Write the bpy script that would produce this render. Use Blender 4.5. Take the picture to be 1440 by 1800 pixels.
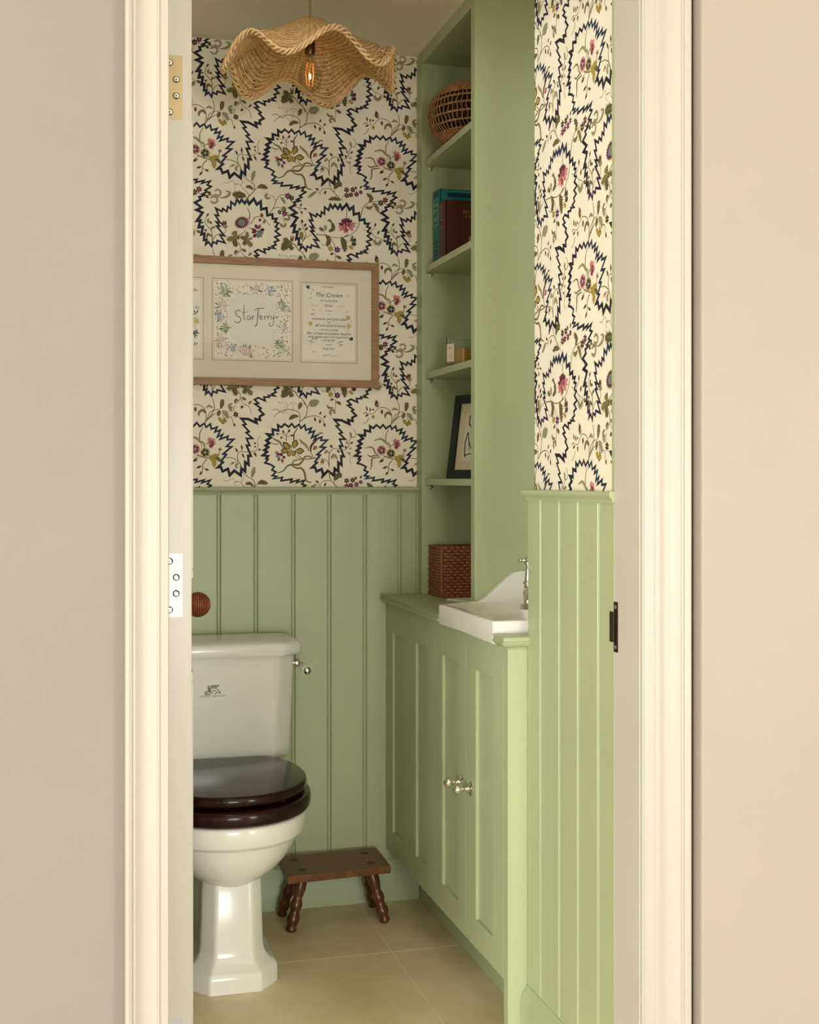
import bpy, bmesh, math, random
from mathutils import Vector, Matrix

random.seed(7)
SC = bpy.context.scene
for o in list(bpy.data.objects):
    bpy.data.objects.remove(o)
COL = SC.collection

# ------------------------------------------------------------------ camera
cam = bpy.data.cameras.new('camera')
cam_o = bpy.data.objects.new('camera', cam)
COL.objects.link(cam_o)
cam_o.location = (0, 0, 1.19)
cam_o.rotation_euler = (math.radians(90), 0, math.radians(-15.3))
cam.sensor_fit = 'HORIZONTAL'
cam.sensor_width = 36
cam.lens = 57.0
cam.shift_y = -0.0396
cam.clip_start = 0.05
SC.camera = cam_o

# ------------------------------------------------------------------ world, light, exposure
SC.view_settings.view_transform = 'Standard'
SC.view_settings.look = 'None'
SC.view_settings.gamma = 1.0
SC.view_settings.use_curve_mapping = False
SC.view_settings.exposure = 0.12
world = bpy.data.worlds.new('overcast')
SC.world = world
world.use_nodes = True
bg = world.node_tree.nodes['Background']
bg.inputs['Color'].default_value = (1.0, 1.0, 0.98, 1)
bg.inputs['Strength'].default_value = 0.10


def area(name, loc, target, sx, sy, power, color):
    l = bpy.data.lights.new(name, 'AREA')
    l.shape = 'RECTANGLE'
    l.size = sx
    l.size_y = sy
    l.energy = power
    l.color = color
    o = bpy.data.objects.new(name, l)
    COL.objects.link(o)
    o.location = loc
    d = Vector(target) - Vector(loc)
    o.rotation_euler = d.to_track_quat('-Z', 'Y').to_euler()
    return o


area('hall_left_key_fill', (-4.5, -3.7, 1.05), (0.75, 2.4, 0.95), 2.6, 2.0, 440, (0.985, 0.99, 0.99))  # added key area light from the left, assumed hall daylight; no window built
area('hall_front_fill', (0.35, -5.6, 0.80), (0.6, 3.0, 0.75), 1.9, 1.6, 175, (0.985, 0.99, 0.99))  # added frontal area light for daylight out of the hall, source unseen
area('hall_side_fill', (3.1, -1.8, 1.0), (0.3, 2.3, 0.9), 1.8, 1.8, 120, (0.985, 0.99, 0.99))  # fill added from the right to brighten the door edge, no known window
area('room_fill_over_door', (0.25, 2.34, 2.36), (0.35, 3.2, 0.8), 0.45, 0.30, 2.8, (1.0, 0.98, 0.92))  # unseen fill added above the door head to brighten the room


# ------------------------------------------------------------------ materials
def lin(c):
    r = []
    for v in c:
        v = v / 255.0
        r.append(v / 12.92 if v <= 0.04045 else ((v + 0.055) / 1.055) ** 2.4)
    return (r[0], r[1], r[2], 1)


MATS = {}


def mat(name, rgb, rough=0.5, metal=0.0, var=0.0, vscale=6.0, bump=0.0, bscale=60.0, coat=0.0,
        trans=0.0, emit=None, rgb2=None, stretch=(1, 1, 1), ior=1.45, spec=0.5, detail=4.0):
    if name in MATS:
        return MATS[name]
    m = bpy.data.materials.new(name)
    m.use_nodes = True
    nt = m.node_tree
    b = nt.nodes['Principled BSDF']
    b.inputs['Base Color'].default_value = lin(rgb)
    b.inputs['Roughness'].default_value = rough
    b.inputs['Metallic'].default_value = metal
    b.inputs['IOR'].default_value = ior
    b.inputs['Specular IOR Level'].default_value = spec
    if coat:
        b.inputs['Coat Weight'].default_value = coat
        b.inputs['Coat Roughness'].default_value = 0.05
    if trans:
        b.inputs['Transmission Weight'].default_value = trans
    if emit:
        b.inputs['Emission Color'].default_value = lin(emit[0])
        b.inputs['Emission Strength'].default_value = emit[1]
    if var or rgb2 or bump:
        tc = nt.nodes.new('ShaderNodeTexCoord')
        mp = nt.nodes.new('ShaderNodeMapping')
        mp.inputs['Scale'].default_value = stretch
        nt.links.new(tc.outputs['Object'], mp.inputs['Vector'])
    if var or rgb2:
        n = nt.nodes.new('ShaderNodeTexNoise')
        n.inputs['Scale'].default_value = vscale
        n.inputs['Detail'].default_value = detail
        n.inputs['Roughness'].default_value = 0.6
        nt.links.new(mp.outputs[0], n.inputs['Vector'])
        r = nt.nodes.new('ShaderNodeValToRGB')
        a = lin(rgb)
        if rgb2:
            c2 = lin(rgb2)
        else:
            c2 = tuple(a[i] * (1 - var) for i in range(3)) + (1,)
            a = tuple(min(1, a[i] * (1 + var)) for i in range(3)) + (1,)
        r.color_ramp.elements[0].position = 0.32
        r.color_ramp.elements[1].position = 0.68
        r.color_ramp.elements[0].color = c2
        r.color_ramp.elements[1].color = a
        nt.links.new(n.outputs['Fac'], r.inputs['Fac'])
        nt.links.new(r.outputs['Color'], b.inputs['Base Color'])
    if bump:
        n2 = nt.nodes.new('ShaderNodeTexNoise')
        n2.inputs['Scale'].default_value = bscale
        n2.inputs['Detail'].default_value = 3.0
        nt.links.new(mp.outputs[0], n2.inputs['Vector'])
        bp = nt.nodes.new('ShaderNodeBump')
        bp.inputs['Strength'].default_value = bump
        bp.inputs['Distance'].default_value = 0.002
        nt.links.new(n2.outputs['Fac'], bp.inputs['Height'])
        nt.links.new(bp.outputs['Normal'], b.inputs['Normal'])
    MATS[name] = m
    return m


def glass_mat(name, tint=(1, 1, 1), refl=0.06):
    m = bpy.data.materials.new(name)
    m.use_nodes = True
    nt = m.node_tree
    nt.nodes.remove(nt.nodes['Principled BSDF'])
    out = nt.nodes['Material Output']
    t = nt.nodes.new('ShaderNodeBsdfTransparent')
    t.inputs['Color'].default_value = (*tint, 1)
    g = nt.nodes.new('ShaderNodeBsdfGlossy')
    g.inputs['Roughness'].default_value = 0.02
    fr = nt.nodes.new('ShaderNodeFresnel')
    fr.inputs['IOR'].default_value = 1.45
    mx = nt.nodes.new('ShaderNodeMixShader')
    geo = nt.nodes.new('ShaderNodeNewGeometry')
    sub = nt.nodes.new('ShaderNodeMath')
    sub.operation = 'SUBTRACT'
    sub.use_clamp = True
    nt.links.new(fr.outputs[0], sub.inputs[0])
    nt.links.new(geo.outputs['Backfacing'], sub.inputs[1])
    nt.links.new(sub.outputs[0], mx.inputs[0])
    nt.links.new(t.outputs[0], mx.inputs[1])
    nt.links.new(g.outputs[0], mx.inputs[2])
    nt.links.new(mx.outputs[0], out.inputs['Surface'])
    MATS[name] = m
    return m


GREEN = mat('sage_green_paint', (174, 184, 143), 0.38, var=0.035, vscale=3.0, bump=0.05, bscale=180)
CREAM = mat('cream_gloss_paint', (176, 171, 157), 0.35, var=0.02, vscale=3.0, bump=0.04, bscale=120)
CREAM_LIT = mat('cream_gloss_lightened', (196, 193, 178), 0.3, var=0.015, vscale=3.0, bump=0.04, bscale=120)  # cream gloss made lighter so door edge and lining look better lit
HALLW = mat('greige_emulsion', (134, 131, 121), 0.85, var=0.02, vscale=4.0, bump=0.1, bscale=150)
DOORW = mat('pale_stone_paint', (160, 150, 136), 0.5, var=0.025, vscale=2.5, bump=0.12, bscale=90)
PAPER = mat('wallpaper_ground', (240, 233, 210), 0.75, var=0.03, vscale=9.0)
CEILW = mat('ceiling_emulsion', (248, 242, 224), 0.9, var=0.02, vscale=2.0)
GROUT = mat('grout', (244, 232, 200), 0.9)
TILE = mat('stone_tile', (240, 228, 194), 0.42, rgb2=(216, 198, 156), vscale=5.0, bump=0.15, bscale=40, detail=8.0)
PORC = mat('white_glazed_china', (234, 233, 222), 0.15, coat=0.1, spec=0.45)
MAHO = mat('dark_polished_mahogany', (46, 22, 16), 0.16, rgb2=(28, 13, 10), vscale=14, stretch=(1, 8, 8), coat=0.05, spec=0.32)
CHROME = mat('chrome', (225, 222, 214), 0.06, 1.0)
NICKEL = mat('brushed_nickel', (176, 160, 124), 0.35, 1.0)
STEEL = mat('satin_steel', (186, 190, 188), 0.5, 1.0)
DARKM = mat('dark_bronze', (52, 40, 26), 0.4, 0.8)
BLACK = mat('black_recess', (18, 16, 14), 0.9)
RATT = mat('pale_rattan', (226, 194, 142), 0.6, rgb2=(192, 152, 100), vscale=60, bump=0.1, bscale=200)
RAT2 = mat('tan_rattan', (196, 156, 104), 0.6, rgb2=(164, 122, 76), vscale=60, bump=0.1, bscale=200)
RATD = mat('brown_rattan', (164, 98, 56), 0.5, rgb2=(112, 62, 34), vscale=90)
RATI = mat('rattan_core', (62, 34, 20), 0.8)
SEAG = mat('dry_seagrass', (176, 126, 76), 0.7, rgb2=(124, 82, 48), vscale=80)
OAKF = mat('limed_oak', (172, 132, 90), 0.5, rgb2=(140, 102, 66), vscale=22, stretch=(1, 1, 14), bump=0.1, bscale=60)
WALN = mat('worn_dark_oak', (132, 84, 44), 0.36, rgb2=(84, 50, 26), vscale=16, stretch=(2, 9, 2), bump=0.15, bscale=50)
WALL_LEG = mat('turned_dark_oak', (112, 62, 34), 0.3, rgb2=(66, 36, 18), vscale=20, coat=0.3)
REED = mat('reeded_walnut', (132, 70, 40), 0.4, rgb2=(92, 46, 26), vscale=40)
GLASS = glass_mat('clear_glass')


# ------------------------------------------------------------------ mesh helpers
class MB:
    def __init__(self):
        self.v, self.f, self.m = [], [], []

    def face(self, idx, mi=0):
        self.f.append(tuple(idx))
        self.m.append(mi)

    def add(self, vs, fs, mi=0, M=None):
        o = len(self.v)
        for p in vs:
            p = Vector(p)
            if M is not None:
                p = M @ p
            self.v.append((p.x, p.y, p.z))
        for q in fs:
            self.f.append(tuple(i + o for i in q))
            self.m.append(mi)

    def box(self, x0, x1, y0, y1, z0, z1, mi=0, M=None):
        vs = [(x0, y0, z0), (x1, y0, z0), (x1, y1, z0), (x0, y1, z0), (x0, y0, z1), (x1, y0, z1), (x1, y1, z1), (x0, y1, z1)]
        self.add(vs, [(0, 3, 2, 1), (4, 5, 6, 7), (0, 1, 5, 4), (1, 2, 6, 5), (2, 3, 7, 6), (3, 0, 4, 7)], mi, M)

    def prism(self, poly, fn, a, b, mi=0, caps=True):
        """extrude a 2D polygon; fn(p, t) -> 3D"""
        n = len(poly)
        vs = [fn(p, a) for p in poly] + [fn(p, b) for p in poly]
        fs = [(i, (i + 1) % n, n + (i + 1) % n, n + i) for i in range(n)]
        if caps:
            fs += [tuple(range(n))[::-1], tuple(range(n, 2 * n))]
        self.add(vs, fs, mi)

    def loops(self, loops, mi=0, cap0=True, cap1=True, M=None, closed=True):
        n = len(loops[0])
        vs = [p for l in loops for p in l]
        fs = []
        for k in range(len(loops) - 1):
            for i in range(n if closed else n - 1):
                j = (i + 1) % n
                fs.append((k * n + i, k * n + j, (k + 1) * n + j, (k + 1) * n + i))
        if cap0:
            fs.append(tuple(range(n))[::-1])
        if cap1:
            fs.append(tuple(range((len(loops) - 1) * n, len(loops) * n)))
        self.add(vs, fs, mi, M)

    def lathe(self, prof, n=24, M=None, mi=0):
        """profile of (radius, height) about local Z"""
        ls = []
        for r, h in prof:
            ls.append([(r * math.cos(2 * math.pi * i / n), r * math.sin(2 * math.pi * i / n), h) for i in range(n)])
        self.loops(ls, mi, True, True, M)

    def tube(self, pts, r, n=6, closed=False, mi=0, flat=1.0):
        pts = [Vector(p) for p in pts]
        L = len(pts)
        rr = r if isinstance(r, (list, tuple)) else [r] * L
        ls = []
        up = None
        for i, p in enumerate(pts):
            if closed:
                t = pts[(i + 1) % L] - pts[i - 1]
            else:
                t = pts[min(i + 1, L - 1)] - pts[max(i - 1, 0)]
            t.normalize()
            if up is None:
                up = Vector((0, 0, 1)) if abs(t.z) < 0.9 else Vector((1, 0, 0))
            a = t.cross(up)
            if a.length < 1e-6:
                a = t.orthogonal()
            a.normalize()
            b = a.cross(t)
            b.normalize()
            up = b
            ls.append([tuple(p + a * (math.cos(2 * math.pi * k / n) * rr[i]) + b * (math.sin(2 * math.pi * k / n) * rr[i] * flat)) for k in range(n)])
        if closed:
            ls.append(ls[0])
            self.loops(ls, mi, False, False)
        else:
            self.loops(ls, mi)


ORG = {}
USED = {}


def link(o, parent=None):
    COL.objects.link(o)
    if parent is not None:
        o.parent = parent
    return o


def obj(name, mb, mats, parent=None, smooth=None, bevel=0.0, seg=2, org=None):
    """ONE mesh object; vertices come in world metres and are stored relative to the thing's base"""
    if org is None:
        org = ORG[parent.name] if parent is not None else (0, 0, 0)
    me = bpy.data.meshes.new(name)
    me.from_pydata([(v[0] - org[0], v[1] - org[1], v[2] - org[2]) for v in mb.v], [], mb.f)
    if not isinstance(mats, (list, tuple)):
        mats = [mats]
    for m in mats:
        me.materials.append(m)
    me.polygons.foreach_set('material_index', mb.m)
    me.update()
    bm = bmesh.new()
    bm.from_mesh(me)
    bmesh.ops.recalc_face_normals(bm, faces=bm.faces)
    bm.to_mesh(me)
    bm.free()
    if smooth:
        me.polygons.foreach_set('use_smooth', [True] * len(me.polygons))
        me.set_sharp_from_angle(angle=math.radians(smooth))
    o = bpy.data.objects.new(name, me)
    link(o, parent)
    if parent is None:
        o.location = org
    ORG[o.name] = org
    if bevel:
        b = o.modifiers.new('edge', 'BEVEL')
        b.width = bevel
        b.segments = seg
        b.limit_method = 'ANGLE'
        b.angle_limit = math.radians(40)
        b.harden_normals = False
    return o


def thing(name, label, cat, loc, group=None):
    o = bpy.data.objects.new(name, None)
    o.empty_display_size = 0.05
    link(o)
    o.location = loc
    ORG[o.name] = tuple(loc)
    o['label'] = label
    o['category'] = cat
    if group:
        o['group'] = group
    return o


def tag(o, label, cat, group=None):
    o['label'] = label
    o['category'] = cat
    if group:
        o['group'] = group
    return o


def struct(name, mb, mats, **k):
    o = obj(name, mb, mats, None, **k)
    o['kind'] = 'structure'
    return o


def text_mb(body, size, M, mi=0, mb=None, shear=0.0, align='CENTER', space=1.0):
    cu = bpy.data.curves.new('t', 'FONT')
    cu.body = body
    cu.size = size
    cu.shear = shear
    cu.align_x = align
    cu.space_character = space
    cu.resolution_u = 3
    o = bpy.data.objects.new('t', cu)
    COL.objects.link(o)
    dg = bpy.context.evaluated_depsgraph_get()
    me = o.evaluated_get(dg).to_mesh()
    mb = mb or MB()
    mb.add([tuple(v.co) for v in me.vertices], [tuple(p.vertices) for p in me.polygons], mi, M)
    o.evaluated_get(dg).to_mesh_clear()
    bpy.data.objects.remove(o)
    bpy.data.curves.remove(cu)
    return mb

# ================================================================== THE SETTING
ZC = 2.40                     # ceiling
ZD = 1.168                    # dado top
XL = -0.06                    # left wall face
YB = 3.578                    # back wall face (paper)

# floor with stone tiles
b = MB()
b.box(-0.20, 1.42, 2.05, 3.70, -0.10, -0.0012)
floor = struct('floor', b, GROUT)
floor['label'] = 'beige stone tiled floor with pale grout lines'
b = MB()
b.box(-6.0, 3.2, -6.5, 2.049, -0.10, 0.0)
struct('floor_hall', b, mat('hall_oak_floor', (200, 178, 140), 0.5, rgb2=(178, 154, 118), vscale=5, stretch=(8, 1, 1)))
xs = [-0.38, 0.22, 0.82, 1.42]
ys = [2.055, 2.563, 3.163, 3.763]
for i in range(len(xs) - 1):
    for j in range(len(ys) - 1):
        b = MB()
        g = 0.0017
        b.box(max(xs[i] + g, -0.05), min(xs[i + 1] - g, 1.29), ys[j] + g, min(ys[j + 1] - g, 3.575), -0.0012, 0.0)
        obj('tile', b, TILE, floor, bevel=0.0005, seg=1)

# ceiling
b = MB()
b.box(-0.20, 1.42, 1.995, 3.70, ZC, ZC + 0.1)
ceiling = struct('ceiling', b, CEILW)
b = MB()
b.box(-6.0, 3.2, -6.5, 1.994, 2.50, 2.6)
ceiling_hall = struct('ceiling_hall', b, CEILW)

# hall side walls
b = MB()
b.box(-6.1, -6.0, -6.5, 2.10, 0, 2.6)
struct('wall_hall_left', b, HALLW)
b = MB()
b.box(3.2, 3.3, -6.5, 2.10, 0, 2.6)
struct('wall_hall_right', b, HALLW)

# front wall (hall side plane y = 1.995), with the doorway and the shallow cupboard on the right
b = MB()
b.box(-6.0, 0.143, 1.995, 2.10, 0, 2.5)
b.box(0.143, 0.9715, 1.995, 2.10, 2.12, 2.5)
b.box(0.9715, 1.026, 1.995, 2.099, 0, 2.5)
b.box(1.026, 1.90, 2.080, 2.099, 0, 2.22)
b.box(1.026, 1.90, 1.995, 2.099, 2.22, 2.5)
b.box(1.90, 3.2, 1.995, 2.10, 0, 2.5)
wall_front = struct('wall_front', b, HALLW)

# back wall
b = MB()
b.box(-0.20, 1.42, YB, 3.70, 0, ZC)
wall_back = struct('wall_back', b, PAPER)
# left wall
b = MB()
b.box(-0.20, XL, 2.101, YB, 0, ZC)
wall_left = struct('wall_left', b, PAPER)
# right wall: the nib beside the doorway, then the alcove that holds basin and shelves
b = MB()
b.box(0.962, 1.42, 2.101, 2.531, 0, ZC)
b.box(1.30, 1.42, 2.531, YB, 0, ZC)
wall_right = struct('wall_right', b, PAPER)


# tongue and groove boards ------------------------------------------------
def board(parent, u0, u1, z0, z1, fn, th=0.016, bead=0.0085):
    """one beaded board; fn(u, depth, z) -> world; depth 0 = wall face, th = board face"""
    c = 0.0025
    if bead == 0:
        bb = MB()
        bb.prism([(u0, 0), (u1, 0), (u1, th), (u0 + c, th), (u0, th - c)], lambda p, t: fn(p[0], p[1], t), z0, z1)
        return obj('board', bb, GREEN, parent)
    prof = [(u0, 0), (u1 - 0.0004, 0), (u1 - 0.0004, th - c)]
    # bead on the right-hand edge
    k = 5
    rb = bead / 2
    cx = u1 - 0.0004 - rb
    for i in range(k + 1):
        a = math.pi * i / k
        prof.append((cx + rb * math.cos(a), th - 0.0035 + 0.0035 * math.sin(a)))
    prof.append((cx - rb - 0.0006, th - 0.0038))
    prof.append((cx - rb - 0.0028, th))
    prof.append((u0 + c, th))
    prof.append((u0, th - c))
    bb = MB()
    bb.prism(prof, lambda p, t: fn(p[0], p[1], t), z0, z1)
    return obj('board', bb, GREEN, parent)


fb = lambda u, d, z: (u, YB - d, z)
gx = [-0.055, 0.032, 0.134, 0.236, 0.337, 0.438, 0.540, 0.6445, 0.7465, 0.849, 0.9505, 1.004]
for i in range(len(gx) - 1):
    board(wall_back, gx[i], gx[i + 1], 0.11, 1.150, fb)
fr = lambda u, d, z: (0.962 - d, -u, z)
gy = [-2.530, -2.452, -2.352, -2.2585, -2.164, -2.1005]
for i in range(len(gy) - 1):
    board(wall_right, gy[i], gy[i + 1], 0.12, 1.150, fr, bead=0.005 if i < 4 else 0.0)

# dado rails
dado = [(0, 1.148), (0.020, 1.148), (0.021, 1.152), (0.024, 1.156), (0.030, 1.159), (0.033, 1.163), (0.032, 1.167), (0.028, 1.169), (0, 1.169)]
b = MB()
b.prism(dado, lambda p, t: (t, YB - p[0], p[1]), -0.055, 0.9995)
trim_1 = struct('trim_1', b, GREEN, smooth=50)
b = MB()
lp = []
for p in dado:
    pass
ends = [(2.150, 0), (2.5315, 1)]
n = len(dado)
pk = [min(p[0], 0.016 + 0.5 * (p[0] - 0.016)) if p[0] > 0.016 else p[0] for p in dado]
vs = [(0.962 - q, 2.1005, p[1]) for p, q in zip(dado, pk)] + [(0.962 - q, 2.5315 + max(0, p[0] - 0.0165), p[1]) for p, q in zip(dado, pk)] + \
     [(1.0, 2.5315 + max(0, p[0] - 0.0165), p[1]) for p in dado]
fs = []
for k in range(2):
    for i in range(n):
        j = (i + 1) % n
        fs.append((k * n + i, k * n + j, (k + 1) * n + j, (k + 1) * n + i))
fs += [tuple(range(n)), tuple(range(2 * n, 3 * n))]
b.add(vs, fs)
trim_2 = struct('trim_2', b, GREEN, smooth=50)

# skirting boards
sk = [(0, 0), (0.030, 0), (0.030, 0.100), (0.027, 0.104), (0.027, 0.110), (0.024, 0.116), (0.018, 0.120), (0.018, 0.127), (0, 0.127)]
b = MB()
b.prism(sk, lambda p, t: (t, YB - p[0], p[1]), -0.055, 0.999)
struct('baseboard_back', b, GREEN, smooth=40)
b = MB()
b.prism(sk, lambda p, t: (0.962 - p[0], t, p[1] * 1.12), 2.1005, 2.530)
struct('baseboard_right', b, GREEN, smooth=40)

# door lining, stop and strike plate ------------------------------------------
b = MB()
b.box(0.9470, 0.9715, 1.986, 2.100, 0, 2.12)          # right leg
b.box(0.143, 0.163, 1.986, 2.100, 0, 2.12)          # left leg
b.box(0.163, 0.9470, 1.986, 2.100, 2.1, 2.12)        # head
b.box(0.9452, 0.9470, 1.995, 2.051, 0, 2.1)          # stop
b.box(0.163, 0.1665, 1.995, 2.051, 0, 2.1)
lining = struct('trim_3', b, CREAM_LIT, bevel=0.0015)
b = MB()
b.box(0.9460, 0.9472, 2.084, 2.1005, 0.888, 0.976)
b.box(0.9430, 0.9459, 2.1003, 2.1120, 0.905, 0.958)
sp = obj('strike_plate', b, [DARKM, BLACK], lining, bevel=0.0005)
for z in (0.897, 0.967):
    s = MB()
    s.lathe([(0.0035, 0), (0.0035, 0.0008), (0.002, 0.0012)], 10, Matrix.Translation((0.9460, 2.0925, z)) @ Matrix.Rotation(-math.pi / 2, 4, 'Y'))
    obj('screw', s, STEEL, sp)

# architraves: an ogee moulding, hall side
arch = [(0, 0), (0, 0.011), (0.0015, 0.0125), (0.013, 0.0135), (0.0145, 0.0155), (0.019, 0.0165), (0.023, 0.0155), (0.030, 0.0140),
        (0.038, 0.0150), (0.045, 0.0185), (0.050, 0.0215), (0.0515, 0.0195), (0.054, 0.0195), (0.0555, 0.0225), (0.0600, 0.0245), (0.0645, 0.0240), (0.0655, 0.0220), (0.0655, 0)]


def casing(name, xin, sgn, y, mt, ydir=-1, w=1.0):
    bb = MB()
    bb.prism(arch, lambda p, t: (xin + sgn * p[0] * w, y + ydir * p[1], t), 0, 2.12 + 0.06)
    return struct(name, bb, mt, smooth=25)


casing('trim_4', 0.1665, -1, 1.995, CREAM)
casing('trim_5', 0.9492, 1, 1.995, CREAM, w=1.235)
b = MB()
b.prism(arch, lambda p, t: (t, 1.995 - p[1], 2.104 + p[0]), 0.101, 1.030)
struct('trim_6', b, CREAM, smooth=25)
# room-side architrave, painted green (its edge shows past the lining)
b = MB()
b.box(0.9515, 0.9618, 2.1005, 2.1215, 1.1695, 2.16)
b.box(0.075, 0.1400, 2.1005, 2.1215, 0, 2.16)
struct('trim_7', b, GREEN, bevel=0.001)

# the open cupboard-type door in the hall, right of the doorway
b = MB()
prof = [(1.0372, 1.988), (1.0366, 1.9560), (1.0374, 1.9522), (1.0392, 1.9503), (1.0415, 1.9500), (1.88, 1.9500), (1.88, 1.988)]
b.prism(prof, lambda p, t: (p[0], p[1], t), 0.006, 2.20)
door_2 = struct('door_2', b, DOORW, smooth=60)
door_2['label'] = 'pale stone painted flush cupboard door right of the door casing'
# black sheets behind its edge gap; the gap's shade is put into their colour
b = MB()
b.box(1.0262, 1.0275, 1.996, 2.078, 0.001, 2.218)
b.box(1.0262, 1.899, 2.0770, 2.0795, 0.001, 2.218)
struct('wall_gap_shade', b, BLACK)

# ------------------------------------------------------------------ the open door, seen on its hinge edge
b = MB()
L = Matrix.Translation((0.2161, 2.140, 0)) @ Matrix.Rotation(math.radians(-3.8), 4, 'Z')
b.box(-0.044, 0, 0, 0.775, 0.012, 2.088)
door_1 = struct('door_1', b, CREAM_LIT, bevel=0.0015)
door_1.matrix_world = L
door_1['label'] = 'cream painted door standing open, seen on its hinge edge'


def part_local(name, mb, mats, parent, **k):
    return obj(name, mb, mats, parent, org=(0, 0, 0), **k)


# mouldings of the room-side door face (seen from a step aside)
for z0, z1 in ((0.22, 0.86), (1.02, 1.80)):
    for y0, y1 in ((0.10, 0.345), (0.43, 0.675)):
        b = MB()
        w = 0.016
        b.box(0, 0.006, y0, y1, z0, z0 + w)
        b.box(0, 0.006, y0, y1, z1 - w, z1)
        b.box(0, 0.006, y0, y0 + w, z0 + w, z1 - w)
        b.box(0, 0.006, y1 - w, y1, z0 + w, z1 - w)
        part_local('panel_moulding', b, CREAM_LIT, door_1, bevel=0.002)

for zt, zb, mt in ((1.882, 1.777, NICKEL), (1.0695, 0.9657, STEEL), (0.309, 0.205, STEEL)):
    b = MB()
    b.box(-0.043, -0.0148, -0.0006, 0.001, zb, zt)
    b.lathe([(0.0042, 0), (0.0046, 0.002), (0.0046, zt - zb - 0.002), (0.0042, zt - zb)], 12, Matrix.Translation((-0.047, -0.004, zb)))
    h = part_local('hinge', b, mt, door_1)
    ztop = zt - 0.012
    for i in range(4):
        z = zt - 0.0125 - i * (zt - zb - 0.0245) / 3
        x = -0.0357 if i in (0, 3) else -0.0250
        s = MB()
        s.lathe([(0.0056, 0), (0.0056, 0.0004)], 20, Matrix.Translation((x, -0.0004, z)) @ Matrix.Rotation(math.pi / 2, 4, 'X'), 1)
        s.lathe([(0.0047, 0), (0.0044, 0.0007), (0.0028, 0.0009)], 20, Matrix.Translation((x, -0.0006, z)) @ Matrix.Rotation(math.pi / 2, 4, 'X'), 0)
        for a in (0.3 + i, 0.3 + i + math.pi / 2):
            T = Matrix.Translation((x, -0.0015, z)) @ Matrix.Rotation(a, 4, 'Y')
            s.box(-0.0022, 0.0022, -0.0002, 0.0002, -0.0005, 0.0005, 1, T)
        part_local('screw', s, [CHROME, BLACK], h)
# reeded beehive knob
b = MB()
prof = [(0.0, -0.001), (0.021, -0.001), (0.023, 0.001), (0.021, 0.004), (0.011, 0.006), (0.010, 0.012)]
N = 15
for i in range(N):
    a0 = -0.86 + (0.86 + math.pi / 2) * i / N
    a1 = -0.86 + (0.86 + math.pi / 2) * (i + 1) / N
    am = (a0 + a1) / 2
    R = 0.0278
    prof.append((R * 0.93 * math.cos(a0), 0.038 + R * 0.93 * math.sin(a0)))
    prof.append((R * 1.015 * math.cos(a0 * .72 + a1 * .28), 0.038 + R * 1.015 * math.sin(a0 * .72 + a1 * .28)))
    prof.append((R * 1.015 * math.cos(a0 * .28 + a1 * .72), 0.038 + R * 1.015 * math.sin(a0 * .28 + a1 * .72)))
prof.append((0.0005, 0.066))
b.lathe(prof, 40, Matrix.Translation((0, 0.728, 0.916)) @ Matrix.Rotation(math.pi / 2, 4, 'Y'))
kn = part_local('door_knob', b, REED, door_1, smooth=40)
kn['label'] = 'reeded round wooden door knob'

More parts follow.
